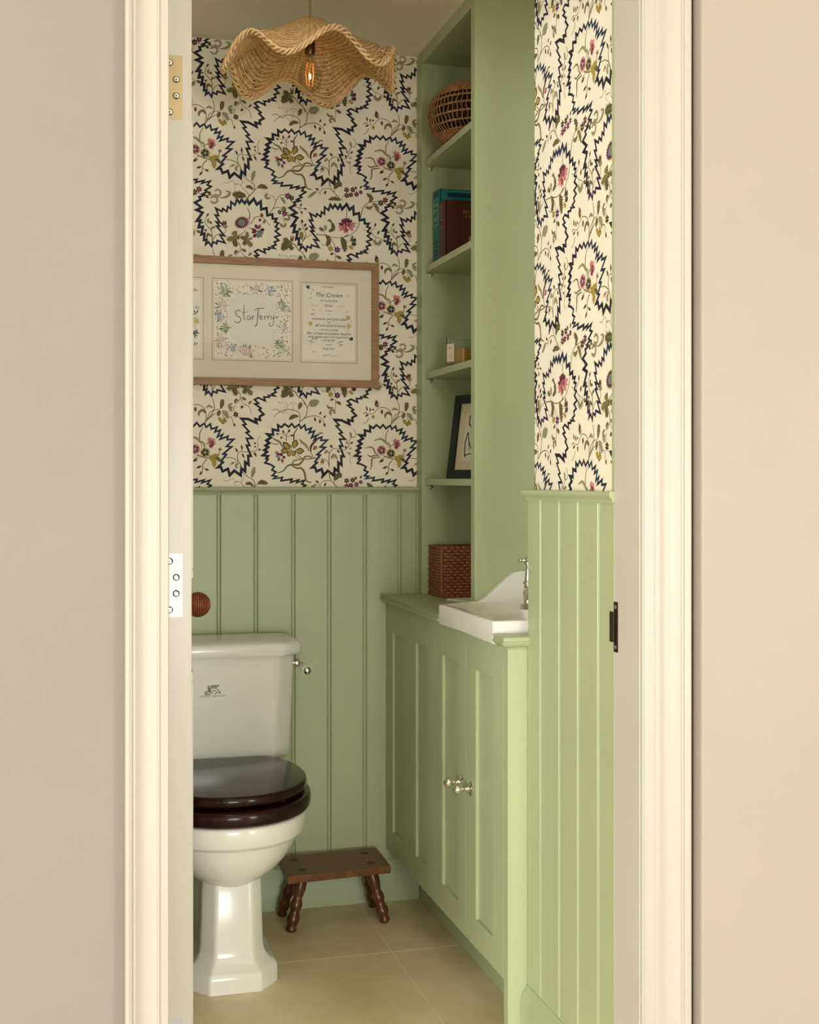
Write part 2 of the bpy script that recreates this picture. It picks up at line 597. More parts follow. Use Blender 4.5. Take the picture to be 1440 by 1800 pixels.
ZIGZAG = [(759.8,2178.4),(773.0,2163.9),(764.9,2161.5),(781.9,2143.1),(773.8,2140.4),(790.8,2124.6),(774.5,2124.2),(783.4,2104.9),(774.5,2105.0),(787.1,2075.6),(779.0,2076.6),(780.4,2051.6),(770.8,2059.1),(770.8,2033.3),(760.5,2041.5),(758.3,2022.2),(740.6,2035.1),(728.1,2022.5),(723.0,2039.9),(708.3,2033.1),(704.0,2045.3),(694.5,2043.9),(709.8,2058.1),(704.0,2060.7),(718.6,2079.2),(709.8,2080.9),(733.3,2100.8),(719.3,2102.0),(739.1,2121.5),(721.1,2120.6),(723.4,2129.8),(701.3,2121.5),(708.9,2134.8),(694.5,2127.8),(702.1,2146.3),(687.7,2141.5),(693.0,2154.6),(677.8,2149.1),(674.8,2163.0),(663.5,2154.0),(658.9,2164.9),(646.1,2155.8),(637.8,2166.4),(629.5,2156.8),(618.3,2165.7),(609.3,2156.2),(599.5,2162.1),(600.3,2146.6),(584.6,2150.0),(585.3,2135.2),(569.7,2136.3),(579.4,2127.4),(566.7,2119.1),(574.9,2112.2),(564.4,2104.9),(571.9,2100.2),(560.7,2092.1),(568.9,2087.4),(556.3,2077.7),(571.9,2075.8),(565.9,2068.7),(571.2,2066.8),(563.0,2056.7),(576.4,2053.1),(588.3,2046.4),(582.3,2037.2),(593.6,2031.9),(583.1,2021.6),(595.8,2019.4),(586.8,2013.0),(611.5,2016.7),(607.8,2007.3),(638.6,2011.4),(634.8,2003.0),(657.4,2009.5),(652.1,2001.8),(674.8,2009.1),(666.5,1998.1),(677.1,1994.3),(660.4,1982.9),(666.5,1979.5),(652.9,1972.0),(660.4,1969.5),(644.6,1964.1),(648.4,1956.9),(632.6,1947.8),(651.4,1935.4),(637.1,1927.9),(653.6,1921.4),(638.6,1898.3),(647.6,1899.5),(643.1,1880.6),(654.4,1882.7),(650.6,1861.6),(658.9,1864.3),(657.4,1846.3),(665.0,1847.4),(662.7,1835.4),(670.3,1841.7),(678.6,1830.2),(681.6,1843.0),(692.2,1838.3),(693.8,1846.6),(715.0,1841.6),(701.3,1862.6),(713.5,1861.0),(692.2,1886.1),(700.6,1886.5),(691.5,1898.0),(701.3,1896.3),(688.4,1916.5),(697.5,1915.5),(690.0,1935.3),(706.7,1927.2),(708.9,1935.6),(720.4,1927.9),(722.7,1941.5),(731.0,1936.0),(731.8,1955.5),(742.5,1947.1),(747.8,1963.2),(754.7,1953.8),(760.9,1963.1),(769.3,1953.1),(776.2,1964.0),(781.6,1952.3),(794.7,1967.3),(803.1,1951.9),(813.9,1960.8),(815.5,1939.1),(830.2,1943.6),(832.5,1923.4),(846.5,1927.1),(847.2,1915.1),(858.9,1915.7),(853.4,1906.3),(863.5,1903.8),(855.0,1892.8),(864.3,1888.0),(855.0,1880.7),(868.2,1870.8),(853.4,1864.8),(864.3,1855.5),(851.9,1850.3),(856.5,1843.0),(844.9,1837.9),(854.2,1832.3),(836.4,1834.5),(837.9,1829.3),(823.2,1829.4),(826.3,1818.9),(807.0,1827.1),(797.0,1821.4),(807.8,1811.8),(797.7,1809.6),(814.7,1798.0),(809.3,1793.9),(822.4,1781.3),(810.9,1775.2),(812.4,1765.5),(799.3,1768.3),(802.4,1757.2),(779.3,1767.6),(759.8,1768.1)]
SPRAYS = '''
S g 2.4 498.2,2043.7 493.8,2053.8 487.2,2062.2 471.7,2070 454.1,2071.1
S g 1.95 488.7,2060.8 486.4,2075.4 489.4,2084.4 498.2,2090.9 499,2101.2
S g 1.65 498.2,2087.9 517.4,2087 530.8,2088.6 541.1,2095.2 544.1,2107.2 541.9,2117.4 547.8,2131.1
B k 5.4 487.2,2085.7 480.6,2098.5
B k 5.1 499,2092.4 497.5,2107.8
B k 5.1 499.7,2083.6 504.9,2069.2
B k 4.2 536,2098.5 534.5,2105.1
B k 4.5 537.4,2108.2 532.2,2114.5
B k 5.1 543.4,2093.1 552.7,2093.7
B k 5.4 532.2,2087.2 539.4,2072.9
B p 6.0 477.6,2057.9 462.2,2050.6
S g 1.5 487.9,2058.5 477.6,2058.3
L s 8.99 489.4,2056.4 482,2048.6 486.4,2040.8
S g 1.95 500.5,2031.3 511.5,2021 524.8,2012.9 533.7,2004.6
L s 14.24 526.3,2016 533.7,2046.7
S s 1.2 449,2008.3 460,2006.8 471.7,2014.9 479.1,2005.7 487.9,2003.3
S k 1.35 460,2183.1 470.3,2181.6 473.2,2170.1 476.9,2163
B k 5.1 476.9,2166.7 478.8,2155.8
T k 7.2 482,2189.8
S g 1.65 479.1,2214.6 476.1,2202.6 480.6,2194.2
L s 11.99 461.5,2217.7 471,2197.1
S k 1.5 504.1,2218 513,2215.7 520.4,2208.9 524.8,2190.1
B m 6.6 501.9,2214.9 495.3,2206.7
S g 2.4 658.9,2170.8 675.6,2184.7 681.6,2203.1 680.1,2216.4 672.5,2229.3
S g 1.95 672.5,2181.5 689.2,2187.9 708.9,2188.6 724.2,2180.7 731,2169.2
S g 1.95 660.4,2171.7 661.2,2188.1 656.7,2199.7 642.3,2204.6 627.3,2206.5 613.8,2198.1 604.8,2198.9 594.3,2191.4 588.3,2182.9
S g 1.65 613.8,2198.1 604.8,2199.6 594.3,2206.3 580.8,2203.1
S g 1.65 621.3,2205.3 612.3,2203.9 604.8,2200.4
S g 1.8 681.6,2210.5 687.7,2221.4 693.8,2226.4
L s 15.74 689.2,2217.8 702.9,2221.1 714.3,2231.7
L o 13.79 657.4,2206.5 665,2226.4
L o 13.79 657.4,2187.1 642.3,2186.8 631,2177.8
D k 1.95 621.3,2216.5
D k 1.95 628.8,2219.3
D k 1.95 634.8,2224.2
D k 1.95 642.3,2216.6
D k 1.95 649.9,2220.1
D k 1.95 625.8,2196.7
D k 1.95 631.8,2191.2
D k 1.95 637.8,2199.8
D k 1.95 623.5,2223.3
D k 1.95 645.4,2224.2
D k 1.95 617.5,2213.2
S s 1.2 624.3,2207.8 625,2215.3 630.3,2220.1
S s 1.2 640.8,2206 643.1,2213.6
B k 5.4 702.1,2185.1 706.2,2172.7
B k 5.4 718.8,2180.4 717.3,2166.8
B k 5.7 730.3,2169.9 732.1,2158.1
B m 4.8 716.6,2192.2 722.3,2201.6
B m 5.4 728.8,2183.3 734.9,2191.3
F s 11.99 753.2,2200.1 -30 240
L g 7.5 757.8,2213.2 744,2212.2 737.9,2220.7
S g 1.5 762.4,2236 762.4,2212 756.3,2202.6
E yk 15.74 633.3,2092.4 613,2115.6
E yk 15.74 642.3,2096 651.4,2122.6
E yk 15.74 645.4,2090.2 673.7,2090.6
E yk 14.24 630.3,2089.2 606.3,2092.1
E y 8.99 637.1,2095.6 631.8,2108.7
E yk 13.49 636.3,2092.6 627.3,2074.9
E yk 13.49 639.3,2092.8 645.4,2076.1
D y 8.24 637.1,2083.7
D s 3.3 635.6,2091.8
E p 8.99 601.8,2082.9 589.8,2087.3
E m 8.99 601.8,2085.9 597.3,2077.4
E m 8.99 601.8,2082.9 613.8,2078.5
E m 7.5 610.8,2076.1 620.5,2070
E p 7.5 610.8,2068.6 613,2055.4
E m 6.0 610.8,2070.1 611.5,2059.8
E b 8.24 603.3,2077.1 600.3,2060.5
E b 6.75 601.8,2077 592.1,2074.8
S k 3.3 643.8,2119.9 644.6,2137.8 647.6,2144 654.4,2154.9
S s 2.25 622.8,2117 622.8,2133.3 616.8,2141.8
S s 1.65 623.5,2131.9 625.8,2141 631.8,2145.1
S s 1.5 622.8,2130.4 612.3,2137.1 597.3,2137.5
S s 1.5 622.8,2121.4 613.8,2129.7
S s 1.5 624.3,2129 636.3,2134.3
B k 5.1 614.5,2138.7 613.5,2149.8
B k 5.7 627.3,2141.8 633.6,2151.2
B k 5.1 601.8,2137.8 593.1,2137.2
B k 5.1 611.5,2130.3 606,2124.4
B k 4.8 634.1,2134.1 643.8,2133
R k 4.2 612.3,2099.9 604.8,2114.3 595.8,2119.6 584.6,2125.5
R g 2.7 604,2111.2 591.3,2108.9 580.8,2113.4
R s 6.75 687.7,2090 678.6,2105.8 666.5,2115.5 660.4,2123.2
R m 5.7 692.2,2087.3 692.2,2102.2 699.8,2113.2 709.7,2120.6
E r 9.74 698.3,2093.7 709.7,2104.9
E p 5.25 700.6,2094.6 708.2,2101.8
S g 2.25 698.3,2072.8 693.8,2084.4 692.2,2091.8
S g 2.7 707.4,2071.8 684.7,2068.1 669.5,2068.7 652.9,2081.8
S s 2.1 669.5,2068.7 657.4,2070.1 645.4,2076.8
R kg 5.1 695.3,2071.1 687.7,2075.8 675.6,2074.3 666.5,2060.3 655.9,2052.2 639.3,2052.6 625.8,2048.8 613.8,2034.7 597.3,2029.2
R kg 5.1 636.3,2050.9 651.4,2042.9 665,2042.3 674,2030.9 677.1,2014.7 681.6,2006 693.8,2002.2
R s 4.5 665,2066.9 645.4,2063.4 637.8,2053.2
R k 3.3 712,2132 718.1,2141.4 728,2140.6
S g 2.1 744.8,2044.2 744.8,2081.7 753.2,2094.3 763.9,2098 779.3,2095.2 788.5,2093.6
S g 1.95 744,2050.2 739.4,2061.9 728.8,2068 713.5,2068.5
B r 8.99 727.2,2067.1 721.9,2051.1
L s 11.24 750.1,2068.6 757.8,2079.6 769.3,2067.5
B k 5.7 754.7,2099.6 745.9,2108.8
B k 5.7 768.5,2094.5 773.4,2085.1
L s 7.5 744.8,2084.7 733.3,2093.7
B k 3.9 734.9,2090.1 731.8,2082.4
S g 2.25 744.8,2033.7 745.6,2018.8 748.6,2011.5
S g 2.7 908.8,2116.6 909.6,2137.9 918.2,2155.2
S s 2.1 909.6,2118.2 914.3,2104.8 915.8,2098.8
R s 6.0 922.1,2097.7 919,2111.2 909.6,2115.1 900.2,2123.6 890.8,2126 875.2,2121.2
S g 2.1 922.1,2099.2 923.7,2105.4 930,2111.2
P p 13.79 896.3,2093.8 m
P y 13.19 923.7,2084.9 n
E p 12.74 937.8,2110.9 936.2,2127.5
E p 12.74 937.8,2110.9 948.8,2123.8
E p 12.74 937.8,2110.9 953.6,2108.9
E p 12.74 937.8,2110.9 942.5,2096
E n 8.99 937.8,2112.4 937,2123
E n 9.74 937.8,2111.7 945.7,2116
E n 9.74 937.8,2110.1 946.5,2106.2
E m 8.24 937.8,2109.4 940.2,2098.9
D s 4.2 933.1,2110.3
R kg 3.6 886.1,2080.2 878.3,2085.8 872.1,2099 862.8,2103 848.8,2099.8
R k 3.3 889.3,2078.9 875.2,2078.8 864.3,2075.8 855,2081.3
R kg 4.2 892.4,2074.6 872.1,2071.8 867.4,2065.4 867.4,2051.8 863.5,2039.5
B k 6.6 903.3,2067.7 888.9,2059.5
S s 1.5 906.4,2072.4 898.6,2070.4 893.9,2065.6
S g 3.0 901.8,2078.2 919,2071.7 941,2067
L y 17.99 936.2,2069.7 947.3,2062.8 948.8,2044.7
L y 14.99 937.8,2069.8 948.8,2075.1 961.4,2077.4
L o 11.99 948.8,2070.5 958.3,2068.1 964.6,2062.4
L y 10.49 941,2067 936.2,2077.4
S k 1.8 961.4,2075.9 962.2,2086.6 963.8,2092.8
B r 8.24 963,2089.7 967,2100.6
S g 2.4 928.4,2066.2 919,2055 916.6,2045.7 915.8,2029
S g 1.5 917.4,2044.3 925.3,2037.2
B k 5.4 914.3,2047.9 898.6,2041.6
B k 5.4 922.9,2040 934.7,2035.4
B k 5.4 915.8,2033.5 908,2022.4
S g 2.7 921.3,2165.3 934.7,2180.6 945.7,2196.6 948.8,2213.6 944.1,2233
S g 1.95 928.4,2172.6 934.7,2191.3 947.3,2201.3 964.6,2203.8
S g 1.95 933.1,2177.5 947.3,2189.1 959.9,2193.1
S g 2.1 924.5,2167.8 926.8,2187.7 922.1,2204.1 909.6,2213.8 893.9,2215.7 883,2208.8 872.1,2197.4 859.7,2198
L o 14.69 967,2205 972.5,2232.1
L o 12.74 958.3,2183.8 963.8,2201
L s 14.99 970.9,2200 980.4,2193 985.9,2178.2
E y 8.99 970.9,2175.6 957.5,2179.2
E y 8.99 971.7,2175.6 961.4,2170.4
E yk 8.99 973.3,2175.8 972.5,2162.7
E y 8.99 974.1,2175.8 982.8,2167.3
E yk 8.24 972.5,2177.2 980.4,2176.3
S s 2.1 972.5,2195.5 972.5,2178.7
L o 8.99 926,2192.2 915.8,2200.6 904.9,2193.7
L o 7.5 915.8,2199.1 908,2195.5 906.4,2184.7
L s 8.24 926,2208.1 934.7,2212.6 944.9,2208
B m 11.24 884.6,2215 879.9,2238.1
B p 6.0 884.6,2216.5 888.5,2230.4
B m 6.6 897.1,2209.8 897.4,2195.4
B k 4.2 872.9,2205.8 870.2,2212.7
B k 4.2 863.5,2202.8 862.8,2215.6
B g 5.4 855,2206 851.6,2219.4
B m 5.4 858.9,2195.7 848,2189.3
B y 7.5 872.1,2193.6 872.1,2182
R g 2.4 856.5,2199.3 848.8,2200.3 842.6,2196
S y 2.1 858.9,2185.1 851.9,2173.3 841,2166.5
S g 1.95 790,2093.7 800.8,2106.4 802.4,2118.6 808.5,2129.5 816.3,2130.1 822.4,2139.5 813.9,2154
L s 8.99 808.5,2128 804.7,2145.1
B p 5.7 797.7,2110.7 791.9,2123.1
B k 5.1 793.4,2097.7 790.8,2107.3
B k 5.1 805.5,2110.5 813.5,2118.1
B p 5.1 802.4,2096.7 810.9,2100.3
S g 1.35 793.1,2089.4 805.5,2078.1 803.9,2064.5 809.3,2052.7
B g 4.2 800.1,2083.8 807,2086.5
F s 8.99 995.4,2214 60 300
S g 2.85 511.5,1961 518.9,1974.7 532.2,1988.8 533.7,2002.1 526.3,2013.5
S g 1.95 532.2,1988.8 542.6,1999.7
L o 15.74 541.9,1998.9 554.5,2003.4 570.2,1999.1
L o 11.24 530.8,1991.6 520.4,1999.9 508.6,1998.4
L o 23.98 510,1972.7 492.3,1976.1 473.9,1975.8
S s 1.5 518.2,1976.1 513,1984.7 501.2,1994.3 493.8,2004.2 480.6,2004.9 478.4,1997.4 483.5,1992.5
S s 1.35 498.2,2003 499.7,2010.4 504.1,2016.6
X m 14.24 498.2,1899.9
S k 2.25 518.9,1909.8 520.4,1924.6 513.7,1942
S g 2.25 485,1860.9 498.2,1868.9 510,1879.8
L g 17.24 483.5,1860.8 476.1,1873.7
L g 17.99 485,1859.4 471.7,1854.4 457.1,1850
L o 17.24 482,1856.3 479.1,1844.4 483.5,1832.9
L o 11.99 480.6,1860.7 486.4,1858 491.6,1857.5
L g 13.49 513,1852 513,1875.6
L o 13.49 514.5,1853.5 504.1,1857.4 494.6,1859.9
L o 13.49 513,1854.9 507.1,1845.8 504.1,1838.3
L g 16.49 513,1853.4 518.9,1843.4 526.3,1835.6
L g 8.99 516,1853.6 527.8,1858.6
S g 1.95 523.4,1896.7 530.8,1910.4 541.1,1918.4 554.5,1917.6 567.9,1906.5 576.1,1895
B m 7.79 553.8,1916.8 553.8,1930.1
B m 6.9 550.1,1914.4 547.4,1903.9
B r 6.6 562.7,1911.4 556.8,1896.3
S s 1.2 531.5,1910.5 532.2,1920.1
E m 8.24 542.6,1883 534.9,1897.3
E r 7.5 544.1,1883 550.4,1898.1
E m 7.5 541.1,1878.5 524.5,1883.5
E m 7.5 541.1,1877 524.8,1873.9
E k 8.24 547.1,1880.2 562,1884.7
E m 8.24 539.7,1872.5 530,1859.4
E b 8.99 545.6,1877.2 542.6,1857.8
E b 8.99 545.6,1877.2 553,1860.6
E b 8.99 545.6,1877.2 559,1873.4
D b 6.75 545.6,1875.7
S k 1.5 517.4,1885.4 527.8,1885.2
S g 1.95 486.4,1847.7 493.8,1834.8 492.3,1820 480.6,1807.7
S g 1.5 493.8,1826 498.2,1817.4 505.6,1807.4
L o 8.99 496.8,1827.6 510.8,1820.1
L o 7.5 516.7,1808.6 525.6,1817.9
L o 8.99 489.4,1818.4 482,1819.6 479.8,1810.6
L o 11.24 443.9,1804.6 443.9,1820
F s 11.24 570.4,1976.2 90 330
S s 1.8 592.1,1965.6 585.3,1977.1 571.9,1980.7
S g 2.1 573.4,1926 586.8,1946 595.8,1968.8 606.3,1981.2 619.8,1983.5
T m 8.69 627.3,1980.2
T k 6.75 638.1,1975.6
L s 10.49 607,1976.1 613,1969.7 620.1,1957.5
S k 1.65 633.3,1972.4 637.8,1965.2 643.1,1957.3
S g 1.65 586.8,1943 595.8,1947.2 606.3,1945.6 613.8,1935.6
T k 6.0 604,1934.3
T m 7.79 618.3,1931.4
T g 7.2 616,1943.9
S g 1.65 613,1926.7 614.5,1916.3 619.8,1901.7
S g 1.2 628.8,1934.9 627.3,1928.9
F s 12.29 625,1920.6 -160 60
F s 11.99 613.8,1901.4 170 370
S g 1.65 645.4,1952.2 657.4,1948.4 665,1938.4
S g 1.5 657.4,1948.4 665,1956.3
S g 1.5 658.9,1948.5 675.6,1947.9
B m 5.1 663.2,1952.5 665,1963.7
B k 5.1 665,1941.4 667.4,1931.8
B g 5.1 671.8,1949.2 681.9,1946
S g 2.1 667.2,1853.5 677.1,1873.4 675.6,1883.8 668,1896.8 665,1908.6
S g 1.8 669.5,1856.6 680.1,1869.1 695.3,1876.5
L g 14.24 666.5,1860.2 665,1884
B k 6.6 667.2,1906.5 667.2,1917.6
B k 6.6 671.8,1897.7 680.4,1906.4
B k 6.6 665.7,1890 655.2,1890.2
B k 6.6 675.6,1887.5 683.9,1896.1
L o 17.99 636.3,1850.5 625.8,1853 616,1862.2
L o 17.99 636.3,1849 622.8,1845.4 610,1843.3
L o 16.49 634.8,1849 619.8,1836.3 608.5,1832.8
L o 16.49 636.3,1849 634.8,1840 640.1,1832.1
B p 11.24 639.3,1859.6 639.3,1876
B k 8.99 637.8,1853.6 638.6,1865.5
S k 2.25 636.3,1852 648.4,1843.7 657.4,1830.7 666.5,1826.6 677.1,1807.7
L s 14.24 686.9,1810.4 696.8,1819.1 715,1821.4
D k 1.95 610.8,1816.6
D k 1.95 604.8,1813.4
D k 1.95 615.3,1813.1
D k 1.95 601.8,1816.2
D k 1.95 642.3,1815.1
D k 1.95 636.3,1812.6
S g 2.25 780,1977 757.8,1999 748.6,2012 745.6,2026.8
S g 1.8 748.6,2006 739.4,2008.4 724.2,2004.5 718.1,1996.7 705.9,1996
L s 11.24 707.4,1998.3 696.8,1989.5 683.9,1978.2
S g 1.5 718.1,1996.7 718.8,1987.7
B k 5.4 715,2001 705.1,2007.9
B m 5.4 724.2,2011.3 723,2023.9
B k 5.4 735.6,2002.2 730,1990.6
L o 19.49 758.6,2008 768.5,2020.7 780,2024.4
S g 1.8 757.8,1999 760.9,2008.2
L o 13.79 776.2,1976.8 760.9,1981.2 742.5,1977.1
S g 2.25 705.9,1877.1 734.9,1876.3 757.8,1871.4 779.3,1872.4 803.9,1881.2
L o 14.99 742.5,1887.1 756.3,1896.8 751.7,1914.6
R o 6.0 750.1,1911.5 747.1,1919.6 739.4,1917
L o 11.24 730.3,1888 715.8,1897
L s 11.24 734.1,1889 733.3,1905.4
S g 1.8 731.8,1877.6 731.8,1886.6
L o 17.24 734.9,1877.8 744,1863.2 737.9,1844.9
S g 1.5 722.7,1853.2 728.8,1847.5 739.4,1854
S g 1.65 751.7,1863.6 760.9,1847.5 760.9,1828
T y 7.79 748.6,1839.4
T v 8.39 767.8,1837.3
B k 6.0 757.8,1827.8 746.3,1822.5
L o 10.49 763.9,1820.6 779.3,1812.3
T k 7.2 794.7,2007.2
T k 7.2 812.4,2009
T m 7.2 795.4,1991.4
T m 6.6 807,1994.3
T m 6.9 823.2,1996.8
T m 5.7 835.6,2003.5
B k 5.4 824,2010.4 819,2019.9
B k 5.1 833.3,2013.2 839.2,2022.6
S s 1.35 783.9,1973.4 782.4,1985.4 790,1997.9
E m 8.99 791.6,1910.7 779.3,1923.6
E m 8.24 792.4,1912.2 786.2,1926.9
E m 8.24 793.1,1912.3 793.9,1929.6
E m 8.24 793.9,1912.3 802.4,1929.3
E m 8.99 796.2,1910.9 810.9,1923.7
E p 8.99 796.2,1909.4 824,1914.6
E p 8.99 796.2,1907.9 820.1,1904.6
E p 8.99 796.2,1906.4 815.5,1893.1
E p 8.99 791.6,1904.7 788.5,1883.4
E r 8.24 793.1,1904.7 793.9,1886.7
E p 8.99 790,1906.1 773.1,1890.2
E p 8.99 788.5,1909 770.1,1900.5
E m 7.5 790,1909.1 770.1,1911.1
E p 11.24 793.1,1900.2 792.4,1919.7
E m 4.5 792.4,1901.7 792.4,1916.7
E r 6.0 797.7,1905 804.7,1915.9
S g 2.25 794.7,1930.4 795.4,1945.5 793.9,1956
S s 2.55 831.7,1917.3 827.1,1902 813.2,1886.2 791.6,1874.6 763.9,1870.2
S g 1.8 799.3,1897.5 796.2,1882.3 787,1874.3
S s 1.35 820.9,1901.6 825.5,1909.4
L o 20.99 779.3,1872.4 787,1856.3 790,1832.3
L o 8.99 803.9,1863.1 810.1,1869.4 810.9,1880
E k 10.49 808.5,1851.3 820.9,1873
E b 11.24 808.5,1851.3 819.4,1863.9
E k 8.99 808.5,1851.3 823.2,1858
E y 7.5 808.5,1851.3 800.8,1844.9
E y 8.99 808.5,1849.8 810.1,1839.3
S g 1.65 783.9,1869.7 800.8,1861.5
S g 2.4 835.6,1932.6 839.5,1950.9 845.7,1964.9 859.7,1975.5 878.3,1978.8 887.7,1982.3
L o 15.74 860.4,1976.3 865.9,1988.7 853.4,2000.8
L g 11.24 870.5,1966.2 861.2,1959.7 848.8,1962.8
L g 14.24 869,1973 879.9,1966.8 888.5,1947.5
T k 8.24 893.9,1975.9
T m 7.79 907.2,1985
S k 1.65 898.6,1978.4 912.7,1971.6
S g 1.95 922.1,1969.1 944.1,1971.1 963,1965.3 972.5,1965.8
C s 12.74 958.3,1978.7
C s 14.24 948,1958.4
L s 9.74 966.2,1963.9 983.6,1969.5 991.5,1980.6 979.6,1984.5
B k 8.99 931.5,1972.7 939.4,1980
B k 8.99 933.1,1968.2 925.3,1963.2
S g 1.65 864.3,1896.3 872.1,1883.1 887.7,1876.3 903.3,1869.5
S g 1.5 864.3,1896.3 872.1,1901.2 877.6,1909.1
S g 1.5 841.8,1898.9 847.2,1896.2 853.4,1896.1
B k 5.4 877.1,1907.5 878.6,1919.7
B k 5.7 884.6,1886 890.5,1898.4
B o 7.5 901,1871.6 911.9,1865.3
F s 15.74 884.6,1867 175 365
S g 1.35 878.3,1878.8 879.1,1871.3 872.1,1867.9
S g 2.1 943.3,1844 941,1871.3 928.4,1887.4 923.7,1894.7 926,1908.5 933.1,1919.5
B m 5.1 927.6,1911.7 933.9,1921.1
S g 1.8 944.1,1848.6 953.6,1861.2 966.2,1866.4
L g 7.2 931.5,1892.1 932.3,1906.6
B m 6.0 934.7,1896.8 943.8,1893.9
B m 5.1 919.8,1894.2 912.4,1894.2
L g 7.5 939.4,1874.2 944.1,1882.1 952,1883.2
B m 6.0 928.4,1872.2 921.3,1874.9
L o 8.99 943.3,1856.2 931.5,1863.2 927.6,1849.4
B m 6.9 975.7,1886.7 966.7,1898.4
B m 6.9 976,1886.7 974.1,1904.1
B m 6.9 976.4,1886.7 981.2,1903.7
E s 8.24 978,1880.7 975.7,1889.7
E s 6.0 978.8,1880.7 985.1,1890.2
S g 1.65 978,1880.7 980.4,1873.2 974.1,1865.3
'''

# ================================================================== WALLPAPER PRINT
# drop repeat 526 x 410.3 mm, traced in millimetres; printed as flat inlays on the paper
INK = {
    'n': mat('ink_navy', (24, 26, 42), 0.7), 'N': mat('ink_blue', (30, 46, 70), 0.7), 'V': mat('ink_violet', (38, 32, 62), 0.7),
    'g': mat('ink_olive', (118, 112, 64), 0.75), 's': mat('ink_sage', (142, 144, 108), 0.75), 'o': mat('ink_dark_olive', (88, 82, 44), 0.75),
    'k': mat('ink_brown', (72, 48, 38), 0.75), 'm': mat('ink_plum', (104, 40, 62), 0.75), 'p': mat('ink_rose', (206, 132, 136), 0.75),
    'r': mat('ink_brick', (162, 72, 66), 0.75), 'y': mat('ink_gold', (176, 148, 66), 0.75), 'b': mat('ink_grey_blue', (112, 128, 120), 0.75),
    'v': mat('ink_purple', (84, 40, 92), 0.75), 'l': mat('ink_light_leaf', (160, 150, 92), 0.75), 'w': mat('ink_pale', (224, 216, 200), 0.75),
}
IKEY = list(INK)
IMAT = [INK[k] for k in IKEY]
POLY = []        # (ink, layer, [(x, z) mm ...]) convex


def poly(ink, layer, pts):
    POLY.append((IKEY.index(ink), layer + (len(POLY) % 36) * 0.026, pts))


def smooth_line(p, n=5):
    if len(p) < 3:
        return [(p[0][0] + (p[-1][0] - p[0][0]) * i / n, p[0][1] + (p[-1][1] - p[0][1]) * i / n) for i in range(n + 1)]
    out = []
    for i in range(len(p) - 1):
        a, b_, c, d = p[max(i - 1, 0)], p[i], p[i + 1], p[min(i + 2, len(p) - 1)]
        for k in range(n):
            t = k / n
            out.append(tuple(0.5 * ((2 * b_[q]) + (-a[q] + c[q]) * t + (2 * a[q] - 5 * b_[q] + 4 * c[q] - d[q]) * t * t + (-a[q] + 3 * b_[q] - 3 * c[q] + d[q]) * t ** 3) for q in (0, 1)))
    out.append(p[-1])
    return out


def ribbon(ink, layer, line, wf):
    L = len(line)
    prev = None
    for i in range(L):
        a, c = line[max(i - 1, 0)], line[min(i + 1, L - 1)]
        tx, tz = c[0] - a[0], c[1] - a[1]
        l = math.hypot(tx, tz) or 1
        h = wf(i / (L - 1)) / 2
        nx, nz = -tz / l * h, tx / l * h
        cur = ((line[i][0] + nx, line[i][1] + nz), (line[i][0] - nx, line[i][1] - nz))
        if prev:
            poly(ink, layer, [prev[0], cur[0], cur[1], prev[1]])
        prev = cur


def zigzag(path, w):
    """mitred heavy line"""
    L = len(path)
    sides = []
    for i in range(L):
        p = path[i]
        a = path[i - 1] if i else path[-2]
        c = path[i + 1] if i < L - 1 else path[1]
        if i == 0:
            a = (path[-2][0] - (path[-1][0] - path[0][0]), path[-2][1] - (path[-1][1] - path[0][1]))
        if i == L - 1:
            c = (path[1][0] + (path[-1][0] - path[0][0]), path[1][1] + (path[-1][1] - path[0][1]))
        d1 = Vector((p[0] - a[0], p[1] - a[1])).normalized()
        d2 = Vector((c[0] - p[0], c[1] - p[1])).normalized()
        n1 = Vector((-d1.y, d1.x))
        n2 = Vector((-d2.y, d2.x))
        m = n1 + n2
        if m.length < 0.25:
            m = n1.copy()
            k = 1.0
        else:
            m.normalize()
            k = 1 / max(m.dot(n1), 0.36)
        sides.append((k * m, p))
    for i in range(L - 1):
        t = i / (L - 1)
        ww = w * (1.0 + 0.45 * max(0, math.sin(6.28 * (i / 37.0) - 1.0)))
        ink = 'n'
        if 22 <= i <= 40 or 63 <= i % 130 <= 70 or 118 <= i <= 128:
            ink = 'N' if i % 5 else 'n'
        if 96 <= i <= 104:
            ink = 'V'
        q = []
        for (m, p), s in ((sides[i], 1), (sides[i + 1], 1), (sides[i + 1], -1), (sides[i], -1)):
            q.append((p[0] + m.x * ww / 2 * s, p[1] + m.y * ww / 2 * s))
        poly(ink, 1, q)


def lens(ink, layer, a, c, w, edge=None, fat=0.45):
    n = 6
    dx, dz = c[0] - a[0], c[1] - a[1]
    l = math.hypot(dx, dz) or 1
    nx, nz = -dz / l, dx / l

    def shape(k, t0, t1):
        up, dn = [], []
        for i in range(n + 1):
            t = i / n
            h = w / 2 * k * (math.sin(math.pi * t ** (0.75 if fat < 0.5 else 1.2)))
            tt = t0 + (t1 - t0) * t
            up.append((a[0] + dx * tt + nx * h, a[1] + dz * tt + nz * h))
            dn.append((a[0] + dx * tt - nx * h, a[1] + dz * tt - nz * h))
        return up + dn[::-1][1:-1]
    if edge:
        poly(edge, layer, shape(1.0, 0, 1))
        poly(ink, layer + 1, shape(0.66, 0.08, 0.88))
    else:
        poly(ink, layer, shape(1.0, 0, 1))


